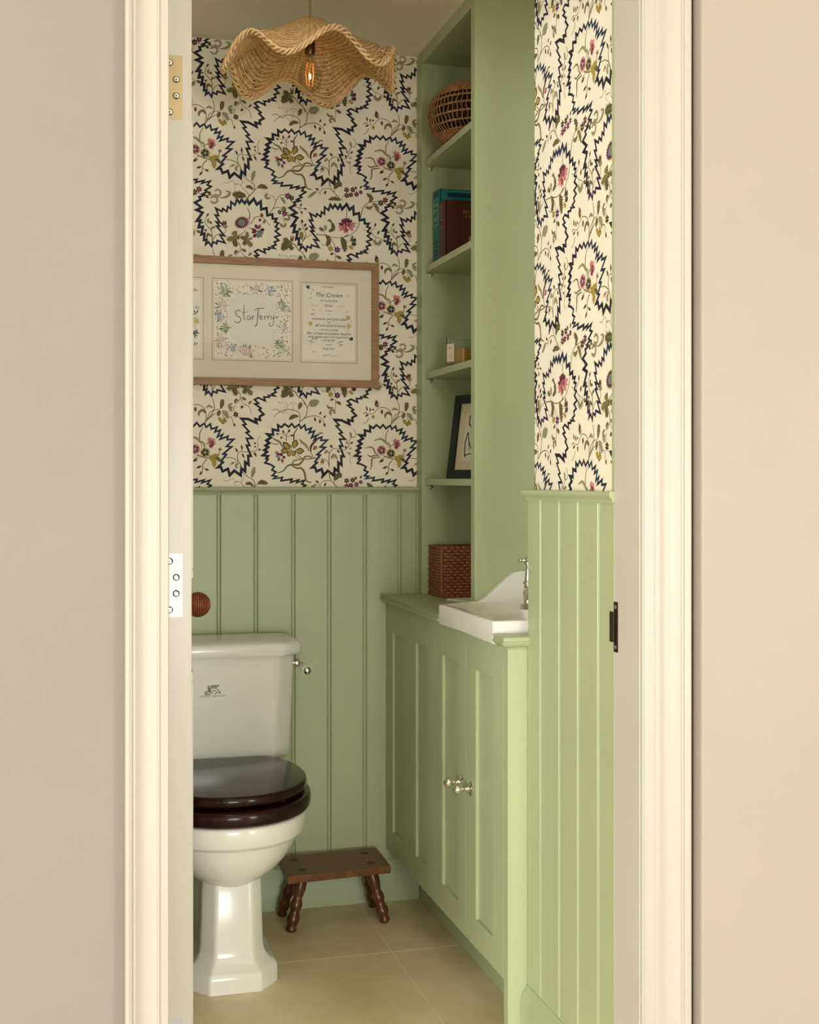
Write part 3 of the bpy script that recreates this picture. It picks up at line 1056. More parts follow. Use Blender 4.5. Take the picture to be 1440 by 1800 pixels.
def leaf(ink, pts, w, layer=3):
    line = smooth_line(pts, 5 if len(pts) > 2 else 9)
    L = len(line)
    lite = {'o': 'l', 'g': 'l', 's': 'w', 'y': 'l', 'k': 'l'}.get(ink, 'l')
    ribbon(ink, layer, line, lambda t: w * 0.62 * math.sin(math.pi * min(1, t * 0.96 + 0.04)) ** 0.8 + 0.3)
    # serrated lobes
    for i in range(1, L - 1, 1):
        t = i / (L - 1)
        a, c = line[i - 1], line[i + 1]
        tx, tz = c[0] - a[0], c[1] - a[1]
        l = math.hypot(tx, tz) or 1
        tx /= l
        tz /= l
        r = w * (0.50 + 0.10 * math.sin(i * 2.1)) * math.sin(math.pi * t) ** 0.7
        for sgn in (1, -1):
            nx, nz = -tz * sgn, tx * sgn
            p = line[i]
            s = w * 0.13
            poly(ink, layer, [(p[0] - tx * s, p[1] - tz * s), (p[0] + nx * r + tx * r * 0.55, p[1] + nz * r + tz * r * 0.55), (p[0] + tx * s, p[1] + tz * s)])
            if i % 2 and r > 2.0:
                poly(lite, layer + 2, [(p[0] - tx * .2, p[1] - tz * .2), (p[0] + (nx + tx * .5) * r * .72, p[1] + (nz + tz * .5) * r * .72), (p[0] + tx * .35, p[1] + tz * .35)])
    ribbon(lite if ink != 's' else 'g', layer + 1, line, lambda t: 0.9 * (1 - t) + 0.15)


def disc(ink, layer, c, r, n=9, squash=1.0):
    poly(ink, layer, [(c[0] + r * math.cos(6.283 * i / n), c[1] + r * squash * math.sin(6.283 * i / n)) for i in range(n)])


def build_sprays():
    U = 0.1499
    for ln in SPRAYS.strip().splitlines():
        t = ln.split()
        kd, co, w = t[0], t[1], float(t[2])
        w *= {'B': 1.15, 'T': 1.2, 'E': 1.15, 'L': 1.12, 'P': 1.08}.get(kd, 1.0)
        pts = [tuple(map(float, q.split(','))) for q in t[3:] if ',' in q]
        ex = [q for q in t[3:] if ',' not in q]
        if kd == 'S':
            l = smooth_line(pts)
            ribbon(co, 2, l, lambda q: w * 1.05 * (1 - 0.45 * q) + 0.25)
        elif kd == 'R':
            l = smooth_line(pts)
            f = lambda q: w * (0.35 + 0.75 * math.sin(math.pi * (q * 0.92 + 0.04)))
            ribbon({'kg': 'o', 'g': 'g', 's': 's', 'k': 'k', 'm': 'm', 'o': 'o'}[co], 3, l, f)
            off = [(p[0] + 0.1 * w, p[1] + 0.22 * w) for p in l]
            ribbon('l' if co != 'm' else 'k', 4, off[1:-1], lambda q: 0.36 * f(q))
        elif kd == 'L':
            leaf(co, pts, w)
        elif kd == 'B':
            a, c = pts[0], pts[1]
            m_ = (a[0] + (c[0] - a[0]) * .45, a[1] + (c[1] - a[1]) * .45)
            lens(co, 3, a, c, w, fat=0.4)
            lens('g' if co != 'g' else 'o', 4, a, m_, w * .7)
            if co in 'pr':
                lens('w', 4, m_, c, w * .3)
        elif kd == 'E':
            lens(co[0], 4, pts[0], pts[1], w, edge=co[1] if len(co) > 1 else None, fat=0.6)
            if len(co) == 1 and co in 'pr':
                lens('m' if co == 'r' else 'r', 5, pts[0], (pts[0][0] * .45 + pts[1][0] * .55, pts[0][1] * .45 + pts[1][1] * .55), w * .35)
        elif kd == 'D':
            disc(co, 6, pts[0], w / 1.6 if w < 3 else w * 0.9)
        elif kd == 'T':
            for i in range(6):
                a = 6.283 * i / 6 + 0.4
                lens(co, 4, pts[0], (pts[0][0] + w * math.cos(a), pts[0][1] + w * math.sin(a)), w * .55, fat=0.6)
            disc('p' if co in 'mv' else 'y', 6, pts[0], w * .22)
        elif kd == 'P':
            inner = ex[0]
            for i in range(16):
                a = 6.283 * i / 16
                lens(co if i % 2 else 'p' if co == 'p' else 'l', 4, pts[0], (pts[0][0] + w * math.cos(a), pts[0][1] + w * math.sin(a)), w * .5, fat=0.6)
            for i in range(5):
                a = 6.283 * i / 5 + 0.6
                lens(inner if inner == 'm' else 'n', 6, pts[0], (pts[0][0] + w * .75 * math.cos(a), pts[0][1] + w * .75 * math.sin(a)), w * .62, fat=0.6)
            for i in range(5):
                a = 6.283 * i / 5
                lens('w', 7, pts[0], (pts[0][0] + w * .62 * math.cos(a), pts[0][1] + w * .62 * math.sin(a)), w * .07)
            disc('w', 8, pts[0], w * .12)
        elif kd == 'F':
            a0, a1 = float(ex[0]), float(ex[1])
            n = max(7, int(abs(a1 - a0) / 17))
            for i in range(n + 1):
                a = math.radians(a0 + (a1 - a0) * i / n)
                lens('g' if i % 3 == 0 else co, 3, (pts[0][0] + w * .22 * math.cos(a), pts[0][1] + w * .22 * math.sin(a)),
                     (pts[0][0] + w * math.cos(a + .15), pts[0][1] + w * math.sin(a + .15)), w * .2)
            ribbon('g', 4, [(pts[0][0] + w * .3 * math.cos(math.radians(a0 + (a1 - a0) * i / 10)), pts[0][1] + w * .3 * math.sin(math.radians(a0 + (a1 - a0) * i / 10))) for i in range(11)], lambda q: w * .1)
        elif kd == 'C':
            for i in range(17):
                a = math.radians(-150 + 300 * i / 16 + (0 if pts[0][1] > 1900 else 180))
                lens(co if i % 2 else 'g', 3, (pts[0][0] + w * .5 * math.cos(a), pts[0][1] + w * .5 * math.sin(a)),
                     (pts[0][0] + w * math.cos(a), pts[0][1] + w * math.sin(a)), w * .17)
            ribbon('g', 4, [(pts[0][0] + w * .52 * math.cos(math.radians(-150 + 20 * i)), pts[0][1] + w * .52 * math.sin(math.radians(-150 + 20 * i))) for i in range(16)], lambda q: w * .12)
        elif kd == 'X':
            c = pts[0]
            rx, rz = 12.5, 10
            th = math.radians(25)
            for i in range(22):
                a = 6.283 * i / 22
                ca, sa = math.cos(a), math.sin(a)
                P = lambda k: (c[0] + k * (rx * ca * math.cos(th) - rz * sa * math.sin(th)), c[1] + k * (rx * ca * math.sin(th) + rz * sa * math.cos(th)))
                out = 1.75 + (0.3 if -1.9 < (a if a < 3.14 else a - 6.283) < 0.5 else 0)
                lens('m', 4, P(0.75), P(out), 4.6, fat=0.4)
                if -1.9 < (a if a < 3.14 else a - 6.283) < 0.6:
                    lens('p', 5, P(1.15), P(out + .12), 2.2)
            poly('b', 6, [(c[0] + .92 * (rx * math.cos(6.283 * i / 14) * math.cos(th) - rz * math.sin(6.283 * i / 14) * math.sin(th)),
                           c[1] + .92 * (rx * math.cos(6.283 * i / 14) * math.sin(th) + rz * math.sin(6.283 * i / 14) * math.cos(th))) for i in range(14)])
            for i in range(8):
                disc('s', 7, (c[0] + random.uniform(-7, 7), c[1] + random.uniform(-5, 5)), 0.9, 5)


PX, PZ = 526.0, 410.3
zigzag(ZIGZAG, 5.2)
zig2 = [(p[0] + 263.0, p[1]) for p in ZIGZAG]
zigzag(zig2, 5.2)
build_sprays()


def clip(pts, lo, hi, ax):
    for lim, sg in ((lo, 1), (hi, -1)):
        out = []
        L = len(pts)
        for i in range(L):
            a, c = pts[i], pts[(i + 1) % L]
            ia, ic = (a[ax] - lim) * sg >= 0, (c[ax] - lim) * sg >= 0
            if ia:
                out.append(a)
            if ia != ic:
                t = (lim - a[ax]) / (c[ax] - a[ax])
                out.append((a[0] + (c[0] - a[0]) * t, a[1] + (c[1] - a[1]) * t))
        pts = out
        if len(pts) < 3:
            return None
    return pts


def print_on(parent, x0, x1, z0, z1, fn):
    """repeat the drop over a rectangle (pattern mm) and map with fn(x, z, lift)"""
    bb = MB()
    for ink, layer, pts in POLY:
        ax = min(p[0] for p in pts)
        bx = max(p[0] for p in pts)
        az = min(p[1] for p in pts)
        bz = max(p[1] for p in pts)
        for i in range(math.floor((x0 - bx) / PX), math.ceil((x1 - ax) / PX) + 1):
            for j in range(math.floor((z0 - bz) / PZ), math.ceil((z1 - az) / PZ) + 1):
                dx, dz = i * PX, j * PZ
                if ax + dx > x1 or bx + dx < x0 or az + dz > z1 or bz + dz < z0:
                    continue
                q = [(p[0] + dx, p[1] + dz) for p in pts]
                if ax + dx < x0 or bx + dx > x1:
                    q = clip(q, x0, x1, 0)
                if q and (az + dz < z0 or bz + dz > z1):
                    q = clip(q, z0, z1, 1)
                if q:
                    o = len(bb.v)
                    lift = 0.00015 + 0.00006 * layer
                    bb.v += [fn(p[0], p[1], lift) for p in q]
                    bb.f.append(tuple(range(o, o + len(q))))
                    bb.m.append(ink)
    me = bpy.data.meshes.new('wallpaper_print')
    me.from_pydata(bb.v, [], bb.f)
    for m in IMAT:
        me.materials.append(m)
    me.polygons.foreach_set('material_index', bb.m)
    me.update()
    o = bpy.data.objects.new('wallpaper_print', me)
    link(o, parent)
    ORG[o.name] = (0, 0, 0)
    return o


print_on(wall_back, 100, 1000, ZD * 1000 - 3, ZC * 1000, lambda x, z, l: (x / 1000, YB - l, z / 1000))
XR0, ZR0 = 909.6 + 2262.4, 119.5
print_on(wall_right, XR0 - 2531, XR0 - 2122, ZD * 1000 - 3 + ZR0, ZC * 1000 + ZR0, lambda x, z, l: (0.962 - l, (XR0 - x) / 1000, (z - ZR0) / 1000))

# ================================================================== FITTED CABINET, WORKTOP, SHELVES, BASIN
cab = thing('vanity_cabinet', 'long sage green base cabinet with four recessed panel doors below the basin', 'cabinet', (1.0, 3.06, 0))
b = MB()
b.box(0.930, 1.285, 3.545, 3.559, 0.147, 0.828)
b.box(0.930, 1.285, 3.063, 3.077, 0.147, 0.780)
b.box(0.930, 1.285, 2.568, 3.545, 0.147, 0.163)
b.box(1.285, 1.298, 2.568, 3.559, 0.147, 0.780)
obj('carcass', b, GREEN, cab)
b = MB()
b.box(0.9050, 1.298, 2.5345, 2.5620, 0.0005, 0.8388)
obj('end_panel', b, GREEN, cab, bevel=0.0015)
b = MB()
b.box(1.000, 1.018, 2.5625, 3.547, 0.0005, 0.146)
obj('plinth', b, GREEN, cab, bevel=0.001)


def cab_door(y0, y1, p0, p1, knob_y=None, knob_z=0.494):
    zb, zt, q0, q1 = 0.147, 0.838, 0.210, 0.766
    x0, x1, dp = 0.905, 0.926, 0.0075
    bb = MB()
    bb.box(x0, x1, y0, p0, zb, zt)
    bb.box(x0, x1, p1, y1, zb, zt)
    bb.box(x0, x1, p0, p1, zb, q0)
    bb.box(x0, x1, p0, p1, q1, zt)
    d = obj('door', bb, GREEN, cab)
    bb = MB()
    bb.box(x0 + dp, x1 - 0.003, p0, p1, q0, q1)
    obj('door_panel', bb, GREEN, d)
    if knob_y:
        k = MB()
        prof = [(0.0005, 0), (0.0155, 0), (0.0160, 0.0015), (0.0140, 0.0035), (0.0075, 0.0050), (0.0050, 0.0080), (0.0045, 0.0160), (0.0062, 0.0175), (0.0062, 0.0190), (0.0050, 0.0200)]
        for i in range(12):
            a = -1.15 + (1.15 + math.pi / 2) * i / 11
            prof.append((max(0.0003, 0.0128 * math.cos(a)), 0.0315 + 0.0128 * math.sin(a)))
        k.lathe(prof, 28, Matrix.Translation((x0, knob_y, knob_z)) @ Matrix.Rotation(-math.pi / 2, 4, 'Y'))
        kk = obj('knob', k, CHROME, d, smooth=40)
    return d


cab_door(3.3175, 3.558, 3.378, 3.486)
cab_door(3.0725, 3.3145, 3.139, 3.247)
cab_door(2.8225, 3.0695, 2.881, 3.007, 2.850)
cab_door(2.5645, 2.8195, 2.634, 2.748, 2.782)

# ---- worktop with a moulded front edge, cut out for the basin
nose = [(0.0, 0.866), (0.004, 0.8655), (0.0065, 0.862), (0.0065, 0.857), (0.003, 0.854), (0.003, 0.8525), (0.006, 0.849), (0.0105, 0.8445), (0.0185, 0.841), (0.0185, 0.839), (0.04, 0.839), (0.04, 0.866)]
XN = 0.8835
top = thing('worktop', 'sage green worktop with moulded front edge, cut out around the basin', 'worktop', (1.0, 3.2, 0.839))
b = MB()
b.box(XN + 0.04, 1.298, 3.0445, 3.5595, 0.839, 0.866)
b.box(1.2935, 1.298, 2.5345, 3.0440, 0.839, 0.866)
b.prism([(0.9235, 3.0078), (0.9755, 3.0440), (0.9755, 3.0445), (0.9235, 3.0445)], lambda p, t: (p[0], p[1], t), 0.839, 0.866)
obj('board', b, GREEN, top)
b = MB()
b.prism(nose, lambda p, t: (XN + p[0], t, p[1]), 2.9885, 3.5595)
obj('edge_moulding', b, GREEN, top, smooth=35)
b = MB()
y0 = 2.5145
vs, n = [], len(nose)
vs += [(1.0, y0 + p[0], p[1]) for p in nose]
vs += [(XN + p[0], y0 + p[0], p[1]) for p in nose]
vs += [(XN + p[0], 2.5835, p[1]) for p in nose]
vs = [(x, y, z) for x, y, z in vs]
fs = []
for k in range(2):
    for i in range(n):
        j = (i + 1) % n
        fs.append((k * n + i, k * n + j, (k + 1) * n + j, (k + 1) * n + i))
fs += [tuple(range(n)), tuple(range(2 * n, 3 * n))]
for k in range(n):
    vs[k] = (0.9605, vs[k][1], vs[k][2])
b.add(vs, fs)
b.box(XN + 0.04, 1.298, 2.5550, 2.5835, 0.839, 0.8655)
obj('edge_moulding', b, GREEN, top, smooth=35)

# ---- shelf tower
XT = 1.000
tw = thing('shelf_tower', 'tall sage green built-in open shelves standing on the worktop', 'shelves', (1.15, 3.3, 0.866))
b = MB()
b.box(XT, 1.299, 3.045, 3.076, 0.8665, 2.3985)
obj('side_panel', b, GREEN, tw, bevel=0.0012)
b = MB()
b.box(XT, 1.299, 3.523, 3.5775, 0.8665, 2.3985)
obj('side_panel', b, GREEN, tw, bevel=0.0012)
b = MB()
b.box(XT, 1.299, 3.0765, 3.5225, 2.365, 2.3985)
obj('top_panel', b, GREEN, tw, bevel=0.0012)
b = MB()
b.box(1.288, 1.299, 3.0765, 3.5225, 0.8665, 2.364)
obj('back_panel', b, GREEN, tw)
for z in (1.192, 1.492, 1.792, 2.092):
    b = MB()
    b.box(XT + 0.010, 1.287, 3.077, 3.522, z - 0.018, z)
    obj('shelf', b, GREEN, tw, bevel=0.001)
    for x in (1.026, 1.25):
        for y, s in ((3.5228, -1), (3.0762, 1)):
            b = MB()
            b.lathe([(0.0055, 0), (0.006, 0.002), (0.0042, 0.003), (0.0042, 0.013), (0.003, 0.015)], 14, Matrix.Translation((x, y, z - 0.0225)) @ Matrix.Rotation(s * -math.pi / 2, 4, 'X'))
            obj('shelf_pin', b, CHROME, tw)

# ---- basin
bas = thing('washbasin', 'white china washbasin with raised sloping back set into the cabinet', 'washbasin', (1.08, 2.81, 0.845))
NB = 96
outer = [(0.8895, 2.588), (1.292, 2.588), (1.292, 3.0435), (0.9755, 3.0435), (0.8895, 2.984)]


def ray_poly(poly_, cx, cy, ang):
    best = 1e9
    dx, dy = math.cos(ang), math.sin(ang)
    for i in range(len(poly_)):
        ax, ay = poly_[i]
        ex, ey = poly_[(i + 1) % len(poly_)][0] - ax, poly_[(i + 1) % len(poly_)][1] - ay
        den = dx * ey - dy * ex
        if abs(den) < 1e-12:
            continue
        t = ((ax - cx) * ey - (ay - cy) * ex) / den
        u = ((ax - cx) * dy - (ay - cy) * dx) / den
        if t > 0 and -1e-9 <= u <= 1 + 1e-9:
            best = min(best, t)
    return best


cx, cy = 1.045, 2.800
angs = [2 * math.pi * i / NB for i in range(NB)]
for (x, y) in outer:      # snap the closest ray onto each corner
    a = math.atan2(y - cy, x - cx) % (2 * math.pi)
    k = min(range(NB), key=lambda i: abs((angs[i] - a + math.pi) % (2 * math.pi) - math.pi))
    angs[k] = a


def loop_out(off, z):
    r = []
    for a in angs:
        t = ray_poly(outer, cx, cy, a) - off
        r.append((cx + t * math.cos(a), cy + t * math.sin(a), z))
    return r


def loop_ell(rx, ry, z, blend=0.0, ox=0.0):
    r = []
    for a in angs:
        e = 1 / math.sqrt((math.cos(a) / rx) ** 2 + (math.sin(a) / ry) ** 2)
        t = e * (1 - blend) + blend * (ray_poly(outer, cx, cy, a) - 0.028)
        r.append((cx + ox + t * math.cos(a), cy + t * math.sin(a), z))
    return r


b = MB()
ls = [loop_out(0.02, 0.842), loop_out(0.003, 0.8435), loop_out(0.0, 0.8470), loop_out(0.0, 0.8870), loop_out(0.0015, 0.8900), loop_out(0.004, 0.8912),
      loop_out(0.018, 0.8912), loop_out(0.022, 0.8900), loop_ell(0.135, 0.175, 0.8840, 0.5), loop_ell(0.128, 0.168, 0.876), loop_ell(0.115, 0.152, 0.850),
      loop_ell(0.095, 0.125, 0.815), loop_ell(0.05, 0.07, 0.792), loop_ell(0.018, 0.018, 0.790), loop_ell(0.018, 0.018, 0.770)]
b.loops(ls, cap0=False)
b.loops([loop_out(0.02, 0.842), loop_ell(0.14, 0.18, 0.80), loop_ell(0.08, 0.10, 0.765), loop_ell(0.02, 0.02, 0.755)], cap0=False)
obj('bowl', b, PORC, bas, smooth=38)
# tap ledge and raised back that sweeps up along the shelf side and the wall
b = MB()
b.box(1.150, 1.288, 2.592, 3.039, 0.880, 0.8915)
obj('tap_ledge', b, PORC, bas, bevel=0.003, seg=3)
b = MB()
pr = [(0.998, 0.8850), (0.998, 0.8900), (1.007, 0.8925), (1.022, 0.9010), (1.080, 0.9500), (1.096, 0.9605), (1.112, 0.9640), (1.290, 0.9640), (1.290, 0.8850)]
b.prism(pr, lambda p, t: (p[0], t, p[1]), 3.0205, 3.0430)
b.box(1.268, 1.2905, 2.600, 3.0205, 0.889, 0.964)
obj('upstand', b, PORC, bas, bevel=0.004, seg=3)
b = MB()
b.lathe([(0.0005, 0), (0.018, 0), (0.021, 0.002), (0.020, 0.004), (0.006, 0.003), (0.0005, 0.003)], 24, Matrix.Translation((cx, cy, 0.790)))
obj('waste', b, CHROME, bas, smooth=40)

# ---- pillar tap
tap = thing('pillar_tap', 'chrome pillar tap with cross handle on the basin ledge', 'tap', (1.088, 2.906, 0.8915))
T0 = Matrix.Translation((1.088, 2.906, 0.8855))
b = MB()
b.lathe([(0.0005, -0.004), (0.0185, -0.004), (0.0190, 0.006), (0.0165, 0.0085), (0.0115, 0.0105), (0.0100, 0.016), (0.0125, 0.030), (0.0130, 0.036), (0.0105, 0.040), (0.0095, 0.054), (0.0125, 0.057), (0.0125, 0.060),
         (0.0085, 0.064), (0.0070, 0.080), (0.0060, 0.092), (0.0050, 0.100)], 24, T0)
obj('body', b, CHROME, tap, smooth=35)
b = MB()
sp_ = [(1.088, 2.906, 0.922), (1.083, 2.890, 0.930), (1.075, 2.866, 0.930), (1.070, 2.850, 0.922), (1.068, 2.844, 0.910)]
b.tube(sp_, [0.0095, 0.009, 0.0085, 0.008, 0.008], 14)
obj('spout', b, CHROME, tap, smooth=40)
b = MB()
HZ = 0.112
b.lathe([(0.0005, 0.100), (0.0085, 0.101), (0.0095, 0.108), (0.0085, 0.117), (0.004, 0.121), (0.0005, 0.122)], 20, T0)
for a in (0, math.pi / 2, math.pi, 1.5 * math.pi):
    Tm = T0 @ Matrix.Translation((0, 0, HZ)) @ Matrix.Rotation(a - math.radians(15), 4, 'Z') @ Matrix.Rotation(math.pi / 2, 4, 'Y')
    pr2 = [(0.0045, 0.006), (0.0035, 0.009), (0.0030, 0.011), (0.0042, 0.0125)]
    for i in range(9):
        q = -1.0 + (1.0 + math.pi / 2) * i / 8
        pr2.append((max(0.0003, 0.0052 * math.cos(q)), 0.0170 + 0.0052 * math.sin(q)))
    b.lathe(pr2, 16, Tm)
obj('cross_handle', b, CHROME, tap, smooth=40)

# ================================================================== TOILET
wc = thing('toilet', 'white close-coupled china toilet with dark mahogany seat', 'toilet', (0.404, 3.28, 0))
CX = 0.404


def octo(hw, hf, yf, yc, yb, z, cx_=CX):
    """octagonal plan: front half width hf, full half width hw, chamfer from yf to yc"""
    yd = yb - (yc - yf) * 0.4
    return [(cx_ - hf, yf, z), (cx_ + hf, yf, z), (cx_ + hw, yc, z), (cx_ + hw, yd, z), (cx_ + hf, yb, z), (cx_ - hf, yb, z), (cx_ - hw, yd, z), (cx_ - hw, yc, z)]


def round_loop(pl, r, k=5):
    """round the corners of a planar loop"""
    out = []
    n = len(pl)
    for i in range(n):
        p, a, c = Vector(pl[i]), Vector(pl[i - 1]), Vector(pl[(i + 1) % n])
        d1, d2 = (a - p), (c - p)
        rr = min(r, d1.length * 0.45, d2.length * 0.45)
        s, e = p + d1.normalized() * rr, p + d2.normalized() * rr
        for q in range(k):
            t = q / (k - 1)
            out.append(tuple(s * (1 - t) ** 2 + p * 2 * t * (1 - t) + e * t * t))
    return out


# pedestal
b = MB()
lev = [(0.0005, 0.108, 0.060, 2.999, 3.058, 3.46), (0.030, 0.108, 0.060, 2.999, 3.058, 3.46), (0.043, 0.1065, 0.059, 3.001, 3.060, 3.46), (0.047, 0.103, 0.056, 3.004, 3.062, 3.45),
       (0.055, 0.092, 0.052, 3.014, 3.066, 3.44), (0.066, 0.082, 0.047, 3.022, 3.068, 3.43), (0.080, 0.0765, 0.0445, 3.026, 3.069, 3.42), (0.100, 0.0745, 0.0435, 3.028, 3.069, 3.41), (0.245, 0.0700, 0.0420, 3.030, 3.068, 3.36), (0.30, 0.070, 0.042, 3.06, 3.09, 3.34)]
b.loops([round_loop(octo(hw, hf, yf, yc, yb, z), 0.008 if z > .05 else 0.006) for z, hw, hf, yf, yc, yb in lev])
obj('pedestal', b, PORC, wc, smooth=50)


def egg(hw, yf, yb, z, n=64, ex=2.2, yc=None):
    yc = yc if yc is not None else yf + (yb - yf) * 0.55
    r = []
    for i in range(n):
        a = 2 * math.pi * i / n
        ca, sa = math.cos(a), math.sin(a)
        e = 2 / ex
        x = hw * math.copysign(abs(ca) ** e, ca)
        if sa < 0:
            y = yc + (yc - yf) * -1 * abs(sa) ** e
        else:
            y = yc + (yb - yc) * abs(sa) ** e
        r.append((CX + x, y, z))
    return r


b = MB()
lv = [(0.228, 0.062, 3.045, 3.30), (0.238, 0.078, 3.030, 3.34), (0.246, 0.094, 3.014, 3.36), (0.258, 0.114, 2.998, 3.38), (0.275, 0.136, 2.981, 3.40), (0.296, 0.156, 2.966, 3.42), (0.320, 0.173, 2.954, 3.43), (0.340, 0.182, 2.947, 3.44),
      (0.3445, 0.184, 2.945, 3.44), (0.3475, 0.190, 2.939, 3.44), (0.351, 0.1965, 2.933, 3.445), (0.356, 0.1985, 2.930, 3.45), (0.392, 0.2010, 2.928, 3.45), (0.397, 0.1995, 2.930, 3.45), (0.399, 0.195, 2.935, 3.45)]
b.loops([egg(hw, yf, yb, z) for z, hw, yf, yb in lv])
obj('pan', b, PORC, wc, smooth=50)
b = MB()
b.loops([round_loop([(CX - w, 3.33, z), (CX + w, 3.33, z), (CX + w, 3.545, z), (CX - w, 3.545, z)], 0.03) for z, w in ((0.20, 0.09), (0.30, 0.12), (0.36, 0.165), (0.444, 0.175), (0.452, 0.170))])
obj('cistern_shelf', b, PORC, wc, smooth=50)


def seat_outline(hw, bw, yf, yb, z, yc=3.185):
    r = []
    n1, n2 = 40, 14
    for i in range(n1 + 1):
        a = math.pi + math.pi * i / n1
        r.append((CX + hw * math.copysign(abs(math.cos(a)) ** 0.92, math.cos(a)), yc + (yc - yf) * math.sin(a), z))
    for i in range(1, n2 + 1):
        a = math.pi / 2 * i / n2
        r.append((CX + bw + (hw - bw) * math.cos(a) ** 0.9, yc + (yb - yc) * math.sin(a) ** 1.05, z))
    for i in range(n2, 0, -1):
        a = math.pi / 2 * i / n2
        r.append((CX - bw - (hw - bw) * math.cos(a) ** 0.9, yc + (yb - yc) * math.sin(a) ** 1.05, z))
    return r


def slab(z0, z1, hw, bw, yf, yb, rad):
    ls = []
    for ins, zz in ((rad, z0), (rad * .45, z0 + rad * .12), (rad * .12, z0 + rad * .4), (0, z0 + rad), (0, z1 - rad), (rad * .12, z1 - rad * .45), (rad * .45, z1 - rad * .13), (rad, z1)):
        ls.append(seat_outline(hw - ins, bw - ins * .5, yf + ins, yb - ins * .3, zz))
    bb = MB()
    bb.loops(ls)
    return bb


s = obj('seat', slab(0.4005, 0.4370, 0.2060, 0.120, 2.922, 3.368, 0.013), MAHO, wc, smooth=60)
obj('lid', slab(0.4440, 0.4690, 0.1960, 0.106, 2.936, 3.366, 0.010), MAHO, wc, smooth=60)
for sx in (-0.09, 0.09):
    b = MB()
    b.lathe([(0.011, 0), (0.011, 0.05)], 14, Matrix.Translation((CX + sx - 0.025, 3.366, 0.447)) @ Matrix.Rotation(math.pi / 2, 4, 'Y'))
    obj('seat_hinge', b, CHROME, wc, smooth=40)
for sx in (-0.1, 0.1):
    b = MB()
    b.box(CX + sx - .015, CX + sx + .015, 3.0, 3.03, 0.437, 0.444)
    obj('bumper', b, BLACK, wc)

# cistern
CX0, CX = CX, 0.396
b = MB()
lev = [(0.4525, 0.190, 0.145, 3.392, 3.425, 3.556), (0.462, 0.198, 0.150, 3.383, 3.420, 3.556), (0.48, 0.2015, 0.1535, 3.379, 3.418, 3.557), (0.7275, 0.2110, 0.1630, 3.366, 3.408, 3.557)]
b.loops([round_loop(octo(hw, hf, yf, yc, yb, z), 0.012) for z, hw, hf, yf, yc, yb in lev])
cis = obj('cistern', b, PORC, wc, smooth=50)
b = MB()
lev = [(0.7275, 0.215, 0.165, 3.360, 3.402, 3.557), (0.7290, 0.2245, 0.1735, 3.351, 3.394, 3.558), (0.735, 0.2280, 0.1760, 3.348, 3.391, 3.558), (0.753, 0.2280, 0.1760, 3.348, 3.391, 3.558), (0.759, 0.2260, 0.1745, 3.350, 3.393, 3.557), (0.7635, 0.221, 0.170, 3.355, 3.398, 3.555),
       (0.768, 0.21, 0.160, 3.380, 3.420, 3.545), (0.7705, 0.17, 0.12, 3.41, 3.44, 3.53)]
b.loops([round_loop(octo(hw, hf, yf, yc, yb, z), 0.012) for z, hw, hf, yf, yc, yb in lev])
obj('cistern_lid', b, PORC, wc, smooth=50)
# flush lever
b = MB()
b.lathe([(0.0005, -0.006), (0.0155, -0.006), (0.016, 0.002), (0.013, 0.004), (0.0085, 0.006), (0.0085, 0.012), (0.0115, 0.014), (0.0120, 0.019), (0.008, 0.023), (0.0005, 0.024)], 22, Matrix.Translation((0.6065, 3.428, 0.7000)) @ Matrix.Rotation(math.pi / 2, 4, 'Y'))
b.tube([(0.624, 3.428, 0.7000), (0.631, 3.418, 0.699), (0.634, 3.402, 0.697)], [0.0065, 0.006, 0.0055], 12)
lv_ = obj('flush_lever', b, CHROME, wc, smooth=40)
b = MB()
p0, p1 = Vector((0.634, 3.407, 0.6962)), Vector((0.637, 3.345, 0.690))
q = (p1 - p0).to_track_quat('Z', 'Y').to_matrix().to_4x4()
Ln = (p1 - p0).length
b.lathe([(0.0065, 0), (0.0095, 0.008), (0.0118, 0.03), (0.0130, Ln - .006), (0.0124, Ln)], 20, Matrix.Translation(p0) @ q)
obj('lever_grip', b, PORC, lv_, smooth=40)
b = MB()
b.lathe([(0.0106, Ln - 0.001), (0.0112, Ln + 0.002), (0.0102, Ln + 0.005), (0.0068, Ln + 0.0085), (0.0003, Ln + 0.0098)], 24, Matrix.Translation(p0) @ q)
obj('lever_cap', b, CHROME, lv_, smooth=40)
# maker's mark fired on the front of the cistern
INKG = mat('fired_mark', (58, 58, 44), 0.3)
b = MB()
yfc = lambda z: 3.379 - (z - 0.48) * (0.013 / 0.2475) - 0.0006


def mark(px, py):        # (px, py) in 1/1000 of the emblem width
    x = 0.3940 + (px - 655) * 0.0000667
    z = 0.6452 - (py - 470) * 0.0000667
    return x, z


def stroke2(bb, pts, w, tf, mi=0):
    for i in range(len(pts) - 1):
        a, c = Vector(pts[i]), Vector(pts[i + 1])
        d = c - a
        if d.length < 1e-9:
            continue
        d.normalize()
        nn = Vector((-d.y, d.x)) * w / 2
        a2, c2 = a - d * w * .3, c + d * w * .3
        o = len(bb.v)
        bb.v += [tf(*(a2 + nn)), tf(*(c2 + nn)), tf(*(c2 - nn)), tf(*(a2 - nn))]
        bb.f.append((o, o + 1, o + 2, o + 3))
        bb.m.append(mi)


